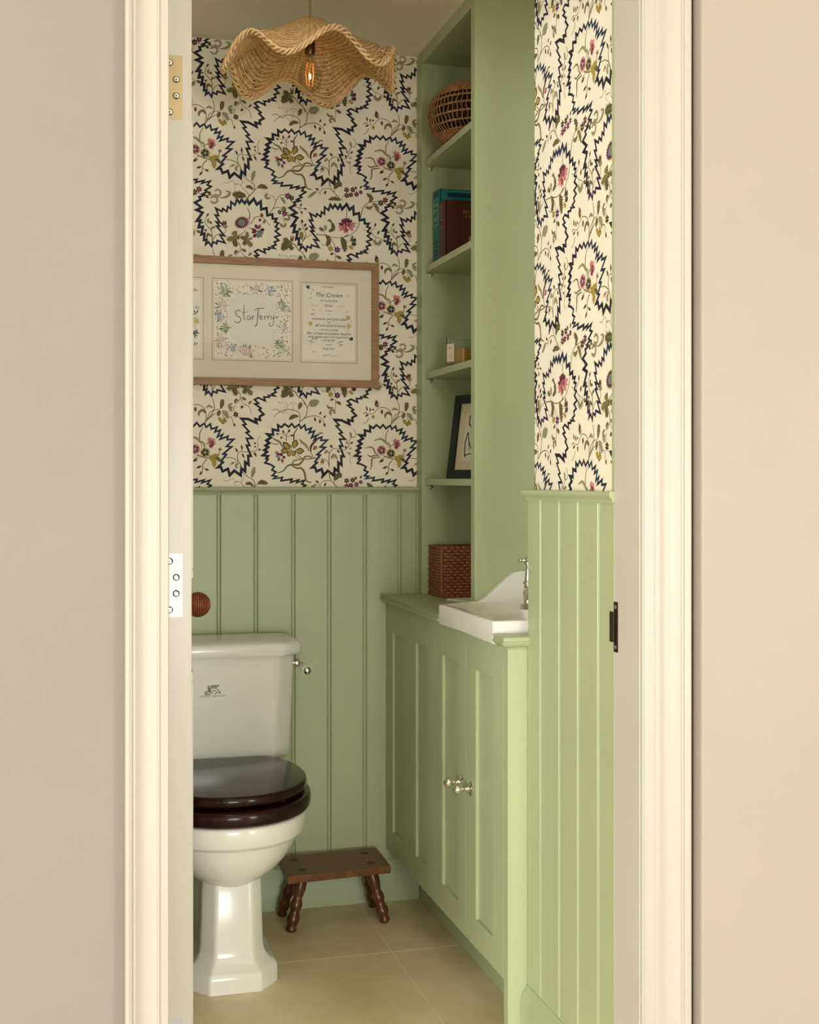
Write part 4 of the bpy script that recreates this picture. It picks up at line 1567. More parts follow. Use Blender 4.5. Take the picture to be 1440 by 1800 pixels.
tfm = lambda x, z: (x, yfc(z), z)
for st in ([(470, 300), (480, 480), (520, 500)], [(470, 295), (540, 300), (560, 350)], [(500, 420), (580, 340), (620, 300), (640, 400)], [(620, 290), (900, 290), (850, 330), (740, 400)],
           [(660, 300), (660, 390)], [(700, 300), (700, 400)], [(740, 295), (750, 400)], [(560, 400), (540, 520)], [(600, 410), (560, 480), (560, 530)], [(500, 450), (560, 420)],
           [(360, 520), (560, 520)], [(370, 520), (370, 635)], [(420, 550), (420, 635)], [(470, 550), (480, 635), (560, 635)], [(360, 635), (460, 635)], [(540, 530), (560, 600)],
           [(605, 600), (605, 530), (715, 475), (815, 545), (790, 600), (720, 610)], [(780, 410), (850, 450), (890, 540), (900, 580), (860, 600)], [(930, 520), (975, 520)], [(930, 560), (940, 600), (970, 600)], [(500, 340), (520, 400)], [(780, 310), (800, 340)]):
    stroke2(b, [mark(*p) for p in st], 0.0016, tfm)
Mt = Matrix.Translation((0.3940, yfc(0.6335), 0.6275)) @ Matrix.Rotation(math.pi / 2, 4, 'X')
text_mb('LEFROY BROOKS', 0.0068, Mt, 0, b, space=1.35)
obj('maker_mark', b, INKG, cis)
CX = CX0

# ================================================================== STOOL
st = thing('step_stool', 'low dark oak step stool with bobbin legs beside the toilet', 'stool', (0.727, 3.45, 0))
b = MB()
pl = [(0.584, 3.338), (0.868, 3.362), (0.872, 3.541), (0.589, 3.520)]
b.loops([round_loop([(x, y, z) for x, y in pl], 0.004, 4) for z in (0.136, 0.157)])
seat = obj('seat', b, WALN, st, bevel=0.003)
for x, y in ((0.632, 3.385), (0.628, 3.478), (0.822, 3.400), (0.826, 3.492)):
    b = MB()
    b.lathe([(0.0005, 0), (0.0115, 0), (0.0112, 0.0004)], 18, Matrix.Translation((x, y, 0.1569)))
    obj('tenon_end', b, mat('tenon_end_grain', (66, 38, 20), 0.5), seat)
for (x0, y0), (x1, y1) in (((0.632, 3.388), (0.598, 3.372)), ((0.630, 3.478), (0.596, 3.506)), ((0.822, 3.402), (0.857, 3.378)), ((0.826, 3.490), (0.858, 3.512))):
    p0, p1 = Vector((x1, y1, 0.0005)), Vector((x0, y0, 0.139))
    q = (p1 - p0).to_track_quat('Z', 'Y').to_matrix().to_4x4()
    Ln = (p1 - p0).length
    b = MB()
    prof = [(0.0095, 0.0), (0.0130, 0.003), (0.0150, 0.008), (0.0125, 0.013), (0.0120, 0.017), (0.0165, 0.028), (0.0170, 0.036), (0.0140, 0.046), (0.0120, 0.053), (0.0145, 0.061), (0.0165, 0.070), (0.0145, 0.079), (0.0115, 0.087), (0.0130, 0.096), (0.0155, 0.105), (0.0165, 0.116), (0.0155, Ln)]
    b.lathe(prof, 20, Matrix.Translation(p0) @ q)
    obj('leg', b, WALL_LEG, st, smooth=60)

# ================================================================== FRAMED TRIPTYCH ON THE BACK WALL
FX0, FX1, FZ0, FZ1, FY = 0.169, 0.8835, 1.4490, 1.8010, 3.5772
pf = thing('picture_frame', 'wide limed oak frame with cream mount holding menu cards on the papered wall', 'picture', ((FX0 + FX1) / 2, 3.577, FZ0))
w, dpt = 0.0205, 0.022
for nm, pl in (('bottom', [(FX0, FZ0), (FX1, FZ0), (FX1 - w, FZ0 + w), (FX0 + w, FZ0 + w)]), ('top', [(FX0, FZ1), (FX1, FZ1), (FX1 - w, FZ1 - w), (FX0 + w, FZ1 - w)]),
               ('left', [(FX0, FZ0), (FX0 + w, FZ0 + w), (FX0 + w, FZ1 - w), (FX0, FZ1)]), ('right', [(FX1, FZ0), (FX1, FZ1), (FX1 - w, FZ1 - w), (FX1 - w, FZ0 + w)])):
    b = MB()
    b.prism(pl, lambda p, t: (p[0], t, p[1]), FY - dpt, FY)
    m_ = mat('limed_oak_across', (172, 132, 90), 0.5, rgb2=(140, 102, 66), vscale=22, stretch=(14, 1, 1) if False else (1, 1, 9), bump=0.1, bscale=60) if nm in ('left', 'right') else OAKF
    obj('frame_rail', b, OAKF if nm in ('bottom', 'top') else m_, pf, bevel=0.0008)
MOUNT = mat('cream_mount', (226, 218, 196), 0.8)
CARD = mat('white_card', (236, 232, 214), 0.7)
LINE = mat('mount_line', (150, 132, 108), 0.8)
PENC = mat('ink_black', (44, 42, 38), 0.8)
W1 = mat('wash_green', (140, 160, 116), 0.8)
W2 = mat('wash_blue', (150, 172, 188), 0.8)
W3 = mat('wash_pink', (218, 192, 184), 0.8)
W4 = mat('wash_yellow', (200, 184, 104), 0.8)
W5 = mat('wash_dark', (70, 82, 66), 0.8)
PALE = mat('wash_pale_blue', (226, 227, 212), 0.8)
FYM = FY - 0.012
b = MB()
b.box(FX0 + w - .003, FX1 - w + .003, FYM, FY - 0.001, FZ0 + w - .003, FZ1 - w + .003)
mount = obj('mount', b, MOUNT, pf)
b = MB()
b.box(FX0 + w - .002, FX1 - w + .002, FYM - 0.006, FYM - 0.004, FZ0 + w - .002, FZ1 - w + .002)
obj('glazing', b, GLASS, pf)


def flat(x, z, l=0.0):
    return (x, FYM - 0.0004 - l, z)


def panel(name, x0, x1, z0, z1, mg):
    bb = MB()
    for (a, c, d, e) in ((x0, x1, z0, z0 + .0013), (x0, x1, z1 - .0013, z1), (x0, x0 + .0013, z0, z1), (x1 - .0013, x1, z0, z1)):
        bb.box(a, c, FYM - 0.0003, FYM, d, e, 1)
    bb.box(x0 + mg, x1 - mg, FYM - 0.0003, FYM, z0 + mg, z1 - mg, 0)
    return bb


ARTM = [CARD, LINE, PENC, W1, W2, W3, W4, W5, PALE]


def petal_blob(bb, x, z, r, mi, n=7, l=0.0002):
    for i in range(n):
        a = 6.283 * i / n + random.random()
        o = len(bb.v)
        cx_, cz_ = x + math.cos(a) * r * .55, z + math.sin(a) * r * .55
        rr = r * .5
        bb.v += [flat(cx_ + rr * math.cos(6.283 * k / 6), cz_ + rr * math.sin(6.283 * k / 6), l + i * 0.00002) for k in range(6)]
        bb.f.append(tuple(range(o, o + 6)))
        bb.m.append(mi)


def tiny_leaf(bb, x, z, a, ln, wd, mi, l=0.0003):
    o = len(bb.v)
    l += (o % 97) * 1.0e-6
    dx, dz = math.cos(a), math.sin(a)
    bb.v += [flat(x, z, l), flat(x + dx * ln * .5 - dz * wd, z + dz * ln * .5 + dx * wd, l), flat(x + dx * ln, z + dz * ln, l), flat(x + dx * ln * .5 + dz * wd, z + dz * ln * .5 - dx * wd, l)]
    bb.f.append((o, o + 1, o + 2, o + 3))
    bb.m.append(mi)


# middle card: flower wreath round the hand-lettered name
X0, X1, Z0, Z1 = 0.4150, 0.6390, 1.5170, 1.7420
bb = panel('card', X0, X1, Z0, Z1, 0.0075)
ix0, ix1, iz0, iz1 = X0 + .045, X1 - .042, Z0 + .045, Z1 - .043
o = len(bb.v)
n = 32
ring = []
for i in range(n):
    a = 6.283 * i / n
    ex = 0.55
    ring.append(((ix0 + ix1) / 2 + (ix1 - ix0) / 2 * math.copysign(abs(math.cos(a)) ** ex, math.cos(a)), (iz0 + iz1) / 2 + (iz1 - iz0) / 2 * math.copysign(abs(math.sin(a)) ** ex, math.sin(a))))
bb.v += [flat(p[0], p[1], 0.0001) for p in ring]
bb.f.append(tuple(range(o, o + n)))
bb.m.append(8)
rnd = random.Random(3)
for i in range(640):
    s = rnd.random() * 4
    k, t = int(s), s - int(s)
    dpt_ = rnd.random() * .034 + .002
    gx0, gx1, gz0, gz1 = X0 + .009, X1 - .009, Z0 + .009, Z1 - .009
    x, z = ((gx0 + t * (gx1 - gx0), gz1 - dpt_), (gx1 - dpt_, gz0 + t * (gz1 - gz0)), (gx0 + t * (gx1 - gx0), gz0 + dpt_), (gx0 + dpt_, gz0 + t * (gz1 - gz0)))[k]
    tiny_leaf(bb, x, z, rnd.random() * 6.28, .003 + .004 * rnd.random(), .0011, rnd.choice([3, 3, 7, 7, 2, 5, 6, 7]), .00025)


def cd(px, py):       # photo-crop units of the middle card -> metres on the mount
    return X0 + (px - 172) / (755 - 172) * (X1 - X0), Z1 - (py - 212 - (px - 172) * .035) / (592 - (px - 172) * .01) * (Z1 - Z0)


for px, py, r, c in ((265, 312, 36, 3), (262, 572, 32, 3), (672, 405, 33, 3), (660, 692, 32, 3), (590, 305, 28, 4), (225, 490, 32, 4), (318, 712, 22, 4), (490, 300, 30, 5), (240, 415, 38, 5), (235, 655, 36, 5), (395, 735, 34, 5), (440, 745, 34, 5), (685, 562, 28, 5), (712, 442, 22, 5)):
    x, z = cd(px, py)
    for q in range(int(r * 2.2)):
        a, rr = rnd.random() * 6.28, r * .00036 * math.sqrt(rnd.random())
        tiny_leaf(bb, x + math.cos(a) * rr, z + math.sin(a) * rr, rnd.random() * 6.28, .0048, .0015, c if rnd.random() < .8 else 0, .0004 + q * .000004)
    for q in range(4):
        tiny_leaf(bb, x, z, rnd.random() * 6.28, r * .00062, .0022, rnd.choice([3, 7]), .00033)
    for q in range(8):
        a = rnd.random() * 6.28
        tiny_leaf(bb, x + math.cos(a) * r * .0002, z + math.sin(a) * r * .0002, a, .003, .0006, {3: 7, 4: 8, 5: 0}[c], .00062)
wr = lambda pts, w_: stroke2(bb, [cd(*p) for p in smooth_line(pts, 6)], w_ * 1.45, lambda x, z: flat(x, z, .0005), 2)
wr([(374, 455), (360, 444), (340, 458), (346, 482), (372, 498), (376, 520), (356, 536), (333, 526)], .0013)
wr([(400, 408), (398, 470), (402, 508), (414, 512)], .0011)
wr([(386, 464), (422, 458)], .0008)
wr([(444, 488), (428, 488), (424, 506), (436, 514), (446, 496), (448, 512)], .0011)
wr([(458, 488), (462, 514)], .0012)
wr([(460, 498), (468, 486), (476, 490)], .0009)
wr([(480, 444), (500, 432), (545, 432)], .0011)
wr([(504, 438), (498, 500), (492, 545), (480, 562)], .0014)
wr([(492, 490), (522, 482)], .0008)
wr([(514, 500), (530, 496), (526, 484), (514, 492), (518, 510), (536, 508)], .0010)
wr([(546, 488), (550, 512)], .0011)
wr([(549, 498), (556, 486), (564, 490)], .0009)
wr([(570, 488), (574, 512)], .0011)
wr([(573, 498), (580, 486), (588, 490)], .0009)
wr([(594, 484), (598, 506), (612, 500), (614, 482)], .0010)
wr([(614, 484), (614, 530), (600, 560), (578, 552), (590, 536)], .0010)
wr([(614, 500), (650, 488), (628, 506)], .0007)
obj('wreath_card', bb, ARTM, pf)

# right-hand card: the hand-written menu
X0, X1, Z0, Z1 = 0.6600, 0.8225, 1.5165, 1.7410
bb = panel('card', X0, X1, Z0, Z1, 0.0080)
xm = (X0 + X1) / 2 - .001


def line_txt(body, z, size, mi=2, shear=0.0, dx=0.0):
    text_mb(body, size, Matrix.Translation((xm + dx, FYM - .0007, z)) @ Matrix.Rotation(math.pi / 2, 4, 'X'), mi, bb, shear)


zz = lambda py: Z1 - (py - 240) / 575.0 * (Z1 - Z0)
line_txt('\u2013 THE MENU \u2013', zz(276), .0060, 2)
line_txt('The Crown', zz(342), .0165, 2, .25)
line_txt('AMY & GEORGE', zz(376), .0072, 2)
line_txt('MENU', zz(412), .0088, 2)
line_txt('to start', zz(446), .0062, 2, .2)
line_txt('\u2022 \u2022 \u2022', zz(472), .0060, 2)
line_txt('tomatoes and goat salad', zz(508), .0104, 2, .3, .002)
line_txt('with', zz(528), .0060, 2, .2)
line_txt('dill and salad dressing', zz(555), .0100, 2, .3, .004)
line_txt('THE MAIN COURSE', zz(584), .0062, 2)
line_txt('fillet of beef and potato dauphin', zz(612), .0098, 2, .3)
line_txt('with tenderstem and mushroom', zz(636), .0090, 2, .3)
line_txt('and gravy', zz(658), .0090, 2, .3)
line_txt('dessert', zz(688), .0062, 2, .2)
line_txt('fruit tart', zz(720), .0095, 2, .3)
cm = lambda px, py: (X0 + (px - 812) / 405 * (X1 - X0), zz(py))
for px, py, r, c in ((866, 276, 14, 7), (900, 296, 9, 5), (1152, 485, 17, 6), (1156, 545, 17, 6), (1174, 638, 14, 7), (885, 536, 16, 6)):
    x, z = cm(px, py)
    petal_blob(bb, x, z, r * .0004, c, 6)
for px, py, a, ln, c in ((872, 360, .5, 32, 3), (880, 330, .9, 24, 3), (1140, 340, .8, 26, 3), (875, 474, .25, 50, 7), (890, 430, -.6, 30, 3), (1130, 455, .7, 30, 3), (860, 655, -.3, 60, 7), (885, 660, .8, 44, 7), (910, 655, .7, 44, 7), (1070, 675, .4, 58, 7), (1080, 690, .3, 40, 2), (880, 690, .9, 22, 3), (895, 730, -.4, 30, 3), (1135, 725, -.3, 40, 8), (970, 765, .3, 30, 3), (1060, 760, .1, 28, 8), (1018, 752, 0, 8, 7), (1170, 500, -1.2, 26, 3), (1140, 575, .5, 26, 3)):
    x, z = cm(px, py)
    tiny_leaf(bb, x, z, a, ln * .0004, .0011, c)
for s in ([(890, 392), (910, 408), (940, 404)], [(1075, 402), (1100, 410), (1125, 400)], [(975, 272), (960, 268)], [(985, 765), (1010, 752), (1035, 768), (1080, 758)]):
    stroke2(bb, [cm(*p) for p in smooth_line(s, 5)], .0006, lambda x, z: flat(x, z, .0003), 2)
obj('menu_card', bb, ARTM, pf)

# left-hand card, mostly behind the door edge
X0, X1, Z0, Z1 = 0.2300, 0.3925, 1.5175, 1.7420
bb = panel('card', X0, X1, Z0, Z1, 0.0080)
for x, z, a, ln, c in ((.372, 1.640, 1.2, .016, 7), (.368, 1.625, .3, .014, 6), (.370, 1.618, .9, .016, 6), (.362, 1.610, -.3, .015, 5), (.374, 1.592, 1.9, .010, 7), (.372, 1.588, .2, .010, 7), (.366, 1.584, -1.1, .012, 7), (.370, 1.556, .9, .012, 3), (.368, 1.703, .5, .012, 3), (.374, 1.655, .8, .012, 4)):
    for k in range(3):
        tiny_leaf(bb, x, z, a + k * .9, ln, .002, c)
petal_blob(bb, .373, 1.620, .007, 6, 7)
petal_blob(bb, .368, 1.590, .006, 7, 6)
obj('flower_card', bb, ARTM, pf)

# ================================================================== PENDANT LAMP
LX, LY = 0.588, 3.05
lamp = thing('pendant_lamp', 'wavy woven rattan pendant lampshade hanging from the ceiling', 'lamp', (LX, LY, 2.4))
PH = math.radians(17)


def shade(s, th):
    """s 0..1 crown to rim, th measured from the side facing the doorway"""
    wav = math.cos(6 * (th - PH))
    amp = max(0, (s - 0.35) / 0.65) ** 1.6
    r = 0.018 + 0.188 * s ** 1.05 + 0.006 * amp * math.cos(6 * (th - PH) + 2.4)
    z = 2.288 - 0.114 * s ** 1.15 + 0.031 * amp * wav
    return r, z


def sh_pt(s, th, off=0.0):
    r, z = shade(s, th)
    r2, z2 = shade(min(1, s + .02), th)
    dr, dz = r2 - r, z2 - z
    l = math.hypot(dr, dz) or 1
    r, z = r - dz / l * off * -1, z + dr / l * off
    # th = 0 points to the camera side (-Y), rotated a touch with the view
    a = th - math.radians(11)
    return (LX + r * math.sin(a), LY - r * math.cos(a), z)


b = MB()
NS = 72
rows = 42
for k in range(rows):
    s = 0.03 + 0.95 * k / (rows - 1)
    m_ = NS * 2 if s > .3 else NS
    pts = [sh_pt(s + 0.004 * math.sin(5 * (2 * math.pi * i / m_) + k), 2 * math.pi * i / m_, 0.0011 * (1 if (i + k) % 2 else -1) * (1 if s > .12 else .4)) for i in range(m_)]
    b.tube(pts, 0.0024, 5, closed=True, mi=k % 2, flat=1.1)  # every other row darker: shade of the gaps between strands put into colour
wv = obj('weave', b, [RATT, RAT2], lamp, smooth=80)
wv['kind'] = 'stuff'
b = MB()
for i in range(NS):
    th = 2 * math.pi * (i + .5) / NS
    b.tube([sh_pt(0.02 + 0.98 * j / 12, th) for j in range(13)], 0.0021, 5)
sk_ = obj('stakes', b, RAT2, lamp, smooth=80)
sk_['kind'] = 'stuff'
b = MB()
for ph in (0, 2.09, 4.19):
    pts = []
    for i in range(240):
        th = 2 * math.pi * i / 240
        p = Vector(sh_pt(1.0, th))
        q = 34 * th + ph
        rad = Vector((p.x - LX, p.y - LY, 0)).normalized()
        pts.append(p + rad * (0.0046 * math.cos(q)) + Vector((0, 0, 0.0058 * math.sin(q))))
    b.tube(pts, 0.0031, 6, closed=True)
b2 = [sh_pt(0.962, 2 * math.pi * i / 160, -0.004) for i in range(160)]
b.tube(b2, 0.0027, 6, closed=True)
obj('rim_braid', b, RATT, lamp, smooth=80)
b = MB()
for k in range(2):
    pts = []
    for i in range(41):
        z = 2.292 + 0.108 * i / 40
        q = 1.35 * i + math.pi * k
        pts.append((LX + 0.0016 * math.cos(q), LY + 0.0016 * math.sin(q), z))
    b.tube(pts, 0.0019, 6)
obj('cord', b, mat('olive_cord', (150, 134, 84), 0.7), lamp, smooth=80)
b = MB()
b.lathe([(0.0005, 2.203), (0.0105, 2.203), (0.0125, 2.207), (0.0125, 2.238), (0.009, 2.244), (0.006, 2.278), (0.0005, 2.282)], 20, Matrix.Translation((LX, LY, 0)))
obj('lamp_holder', b, mat('aged_brass', (104, 80, 50), 0.35, 0.9), lamp, smooth=40)
b = MB()
prof = [(0.0105, 2.204)]
for i in range(15):
    a = 1.1 - (1.1 + math.pi / 2) * i / 14
    prof.append((max(.0004, 0.0295 * math.cos(a)), 2.150 + 0.0360 * math.sin(a)))
b.lathe(prof, 28, Matrix.Translation((LX, LY, 0)))
bl = obj('bulb', b, glass_mat('bulb_glass', (0.90, 0.87, 0.80)), lamp, smooth=60)
b = MB()
for i in range(5):
    a = 6.283 * i / 5
    b.tube([(LX + .008 * math.cos(a), LY + .008 * math.sin(a), 2.186), (LX + .010 * math.cos(a + .3), LY + .010 * math.sin(a + .3), 2.158), (LX + .007 * math.cos(a + .5), LY + .007 * math.sin(a + .5), 2.130)], 0.0006, 5)
obj('filament', b, mat('glowing_filament', (255, 160, 80), 0.5, emit=((255, 140, 60), 0.7)), bl)
b = MB()
b.lathe([(0.0005, 2.145), (0.0022, 2.148), (0.0028, 2.153), (0.002, 2.158), (0.0005, 2.16)], 10, Matrix.Translation((LX, LY, 0)))
obj('filament_tip', b, mat('filament_core', (255, 225, 180), 0.5, emit=((255, 225, 180), 4.0)), bl)
pl_ = bpy.data.lights.new('bulb_glow', 'POINT')
pl_.energy = 0.10
pl_.color = (1.0, 0.62, 0.32)
pl_.shadow_soft_size = 0.02
po = bpy.data.objects.new('bulb_glow', pl_)
COL.objects.link(po)
po.location = (LX, LY, 2.150)
po.parent = None

# ================================================================== ON THE SHELVES
# round open-work basket, top shelf
BX, BY, BZ, BR = 1.105, 3.325, 2.0925, 0.138
bk = thing('seagrass_basket', 'round openwork seagrass basket on the topmost shelf', 'basket', (BX, BY, BZ))


def bask(t, th):
    """t 0..1 base edge to mouth"""
    a = -1.05 + 2.05 * t
    r = BR * math.cos(a) ** 0.8
    z = BZ + 0.076 + 0.0880 * math.sin(a)
    return (BX + r * math.cos(th), BY + r * math.sin(th), z)


b = MB()
lv2 = [0.0, .035, .07, .105, .14, .18, .30, .42, .54, .66, .75, .79, .83, .87, .91, .95, 1.0]
for k, t in enumerate(lv2):
    for dd in (0, 1):
        pts = []
        m_ = 120
        for i in range(m_):
            th = 6.283 * i / m_
            p = Vector(bask(t, th))
            rad = Vector((math.cos(th), math.sin(th), 0))
            q = i * math.pi / 1.5 + k + dd * math.pi
            pts.append(p + rad * (.0016 * math.cos(q)) + Vector((0, 0, .0019 * math.sin(q))))
        b.tube(pts, 0.0019, 5, closed=True)
o_ = obj('rings', b, SEAG, bk, smooth=80)
o_['kind'] = 'stuff'
b = MB()
for i in range(62):
    th = 6.283 * i / 62
    b.tube([bask(j / 14, th + .02 * math.sin(j * 2.0 + i)) for j in range(15)], 0.0015, 5)
    for t0, t1 in ((0, .2), (.74, 1.0)):
        for q in (0.35, 0.7):
            b.tube([bask(t0 + (t1 - t0) * j / 3, th + q * .1 + .05 * (j % 2)) for j in range(4)], 0.0016, 4)
o_ = obj('uprights', b, SEAG, bk, smooth=80)
o_['kind'] = 'stuff'
b = MB()
b.lathe([(0.0005, 0), (BR * .60, 0), (BR * .62, .002), (BR * .60, .004), (0.0005, .004)], 40, Matrix.Translation((BX, BY, BZ + .0005)))
obj('base', b, SEAG, bk)
b = MB()
b.lathe([(0.0005, 0.002), (BR * .55, .002), (BR * .86, .05), (BR * .90, .08), (BR * .78, .13), (BR * .50, .150), (0.0005, .150)], 40, Matrix.Translation((BX, BY, BZ + .003)))
obj('lining', b, mat('dark_basket_lining', (44, 28, 18), 0.95), bk, smooth=60)

# two books, second shelf
TEAL = mat('teal_cloth', (24, 116, 108), 0.6, var=0.08, vscale=200)
TEALD = mat('teal_dark', (12, 62, 66), 0.6)
PAGES = mat('book_pages', (206, 190, 150), 0.9)
MINT = mat('mint_lettering', (196, 226, 204), 0.6)
BROWN = mat('brown_leathercloth', (74, 32, 18), 0.5, var=0.1, vscale=120)
GOLD = mat('dull_gilt', (150, 112, 58), 0.5)


def book(name, label, x0, x1, y0, y1, z0, z1, cover, group=None):
    t = thing(name, label, 'book', ((x0 + x1) / 2, (y0 + y1) / 2, z0), group)
    bb = MB()
    c = 0.003
    bb.box(x0 + .002, x1, y0, y0 + c, z0, z1)
    bb.box(x0 + .002, x1, y1 - c, y1, z0, z1)
    # rounded spine
    pr_ = []
    for i in range(9):
        q = -math.pi / 2 + math.pi * i / 8
        pr_.append((x0 + .004 - .004 * math.cos(q), (y0 + y1) / 2 + (y1 - y0) / 2 * math.sin(q)))
    pr_ += [(x0 + .006, y1), (x0 + .006, y0)]
    bb.prism(pr_, lambda p, q: (p[0], p[1], q), z0, z1)
    cv = obj('cover', bb, cover, t, smooth=30)
    bb = MB()
    bb.box(x0 + .006, x1 - .004, y0 + c, y1 - c, z0 + .002, z1 - .004)
    obj('pages', bb, PAGES, t)
    return t, cv


t1, cv1 = book('book', 'thick teal clothbound book with pale boxed lettering on its spine', 1.026, 1.205, 3.4415, 3.502, 1.7922, 1.996, TEAL)
b = MB()
xs_, y0, y1, z0, z1 = 1.0256, 3.4415, 3.502, 1.7922, 1.996
for (a, c, d, e) in ((y0 + .007, y1 - .010, 1.8980, 1.8992), (y0 + .007, y1 - .010, 1.9690, 1.9702), (y0 + .007, y0 + .0085, 1.898, 1.970), (y1 - .0115, y1 - .010, 1.898, 1.970)):
    b.box(xs_ - .0003, xs_, a, c, d, e)
MS = lambda y, z: Matrix.Translation((xs_ - .0004, y, z)) @ Matrix.Rotation(-math.pi / 2, 4, 'Z') @ Matrix.Rotation(math.pi / 2, 4, 'X')
text_mb('WORK', .0115, MS((y0 + y1) / 2, 1.9515), 0, b)
text_mb('CITY', .0140, MS((y0 + y1) / 2, 1.9330), 0, b)
text_mb('80', .0165, MS((y0 + y1) / 2, 1.9100), 0, b)
obj('spine_lettering', b, MINT, cv1)
b = MB()
for k in range(5):
    b.box(xs_ - .0003, xs_, y0 + .012, y1 - .014 - .004 * (k % 2), 1.800 + .012 * k, 1.806 + .012 * k)
for k in range(3):
    b.box(xs_ - .0003, xs_, y0 + .010, y1 - .012, 1.978 + .005 * k, 1.9805 + .005 * k)
b.box(1.050, 1.200, y0 - .0003, y0, 1.9740, 1.9860)
obj('dark_bands', b, TEALD, cv1)['kind'] = 'stuff'
b = MB()
b.box(1.062, 1.200, y0 - .0003, y0, 1.9560, 1.9572)
b.box(1.062, 1.0632, y0 - .0003, y0, 1.80, 1.9572)
b.box(1.062, 1.200, y0 - .0003, y0, 1.9900, 1.9905)
obj('cover_rule', b, MINT, cv1)
t2, cv2 = book('book', 'dark brown book with gilt bee on its cover, in front of the teal book', 1.024, 1.175, 3.382, 3.4405, 1.7922, 1.953, BROWN)
y0 = 3.382
MC = lambda x, z: Matrix.Translation((x, y0 - .0004, z)) @ Matrix.Rotation(math.pi / 2, 4, 'X')
b = MB()
text_mb('BEE WARD', .0125, MC(1.107, 1.918), 0, b)
text_mb('& ALBERT IN', .0100, MC(1.111, 1.906), 0, b)
for zc_ in (1.9395, 1.932, 1.922, 1.912, 1.902, 1.880):
    b.box(1.0236, 1.0240, 3.394, 3.430 - (1.94 - zc_) * .3, zc_, zc_ + .0025)
# gilt bee
for k, (a, ln, wd) in enumerate(((.7, .022, .006), (2.44, .022, .006), (.15, .017, .005), (2.99, .017, .005), (-1.571, .018, .006), (1.571, .008, .005))):
    dx, dz = math.cos(a), math.sin(a)
    x, z = 1.108, 1.842
    o = len(b.v)
    b.v += [(x, y0 - .0004 - k * .00003, z), (x + dx * ln * .6 - dz * wd, y0 - .0004 - k * .00003, z + dz * ln * .6 + dx * wd), (x + dx * ln, y0 - .0004 - k * .00003, z + dz * ln), (x + dx * ln * .6 + dz * wd, y0 - .0004 - k * .00003, z + dz * ln * .6 - dx * wd)]
    b.f.append((o, o + 1, o + 2, o + 3))
    b.m.append(0)
for a in (-2.6, -.55, -2.2, -.9):
    b.tube([(1.108, y0 - .0006, 1.838), (1.108 + .016 * math.cos(a), y0 - .0006, 1.838 + .016 * math.sin(a))], .0006, 4)
obj('gilt_stamping', b, GOLD, cv2)['kind'] = 'stuff'

# square glass candle, third shelf
cd_ = thing('candle', 'square clear glass candle jar with white paper label and amber wax', 'candle', (1.066, 3.318, 1.4925))
R = Matrix.Translation((1.066, 3.318, 1.4925)) @ Matrix.Rotation(math.radians(18), 4, 'Z')
b = MB()
h, t = 0.040, 0.0035
def sq(hh, z): return round_loop([(-hh, -hh, z), (hh, -hh, z), (hh, hh, z), (-hh, hh, z)], 0.005, 4)
b.loops([sq(h - .002, 0.0), sq(h, .002), sq(h, .0765), sq(h - .001, .0775), sq(h - t, .0775), sq(h - t, .008), sq(.002, .0078)], M=R)
obj('glass_jar', b, mat('candle_glass', (250, 252, 248), 0.0, trans=1.0, ior=1.3), cd_, smooth=40)
b = MB()
b.loops([sq(h - t - .0008, .0085), sq(h - t - .0008, .0440), sq(h - t - .005, .0435), sq(.001, .043)], M=R)
obj('wax', b, mat('amber_wax', (190, 146, 70), 0.4), cd_, smooth=40)
b = MB()
b.box(-h - .0007, -h - .0001, .000, .0335, .013, .0610, 0, R)
for k in range(3):
    b.box(-h - .0009, -h - .0007, .008, .022 - .003 * k, .030 - .006 * k, .0308 - .006 * k, 1, R)
b.box(-h - .0009, -h - .0007, .017, .0205, .047, .052, 1, R)
obj('paper_label', b, [mat('label_paper', (220, 210, 180), .8), PENC], cd_)
b = MB()
b.tube([(1.066, 3.318, 1.535), (1.0665, 3.318, 1.545)], .001, 5)
obj('wick', b, BLACK, cd_)

# small leaning picture, fourth shelf
lp = thing('picture_frame', 'small dark navy picture frame leaning on the shelf, ink sketch on cream', 'picture', (1.10, 3.38, 1.1925))
hx = Vector((0.407, -0.913, 0)).normalized()
nb = Vector((0.913, 0.407, 0)).normalized()       # away from the viewer
lean = math.radians(8.5)
up = (Vector((0, 0, 1)) * math.cos(lean) + nb * math.sin(lean)).normalized()
nn = up.cross(hx).normalized()
nn = nn if nn.dot(nb) > 0 else -nn
F = Matrix(((hx.x, nn.x, up.x, 1.056), (hx.y, nn.y, up.y, 3.474), (hx.z, nn.z, up.z, 1.1930), (0, 0, 0, 1)))
FW, FH, fw = 0.185, 0.236, 0.0245
NAVY = mat('navy_black_frame', (22, 30, 38), 0.4)
b = MB()
b.box(0, FW, 0, .016, 0, fw, 0, F)
b.box(0, FW, 0, .016, FH - fw, FH, 0, F)
b.box(0, fw, 0, .016, fw, FH - fw, 0, F)
b.box(FW - fw, FW, 0, .016, fw, FH - fw, 0, F)
obj('frame', b, NAVY, lp, bevel=0.001)
b = MB()
b.box(fw - .002, FW - fw + .002, .007, .012, fw - .002, FH - fw + .002, 0, F)
obj('mount', b, mat('aged_mount', (214, 204, 168), .8), lp)
b = MB()
b.box(.050, FW - .05, .0064, .0069, .050, FH - .052, 0, F)
ft = lambda x, z: tuple(F @ Vector((x, .0060, z)))
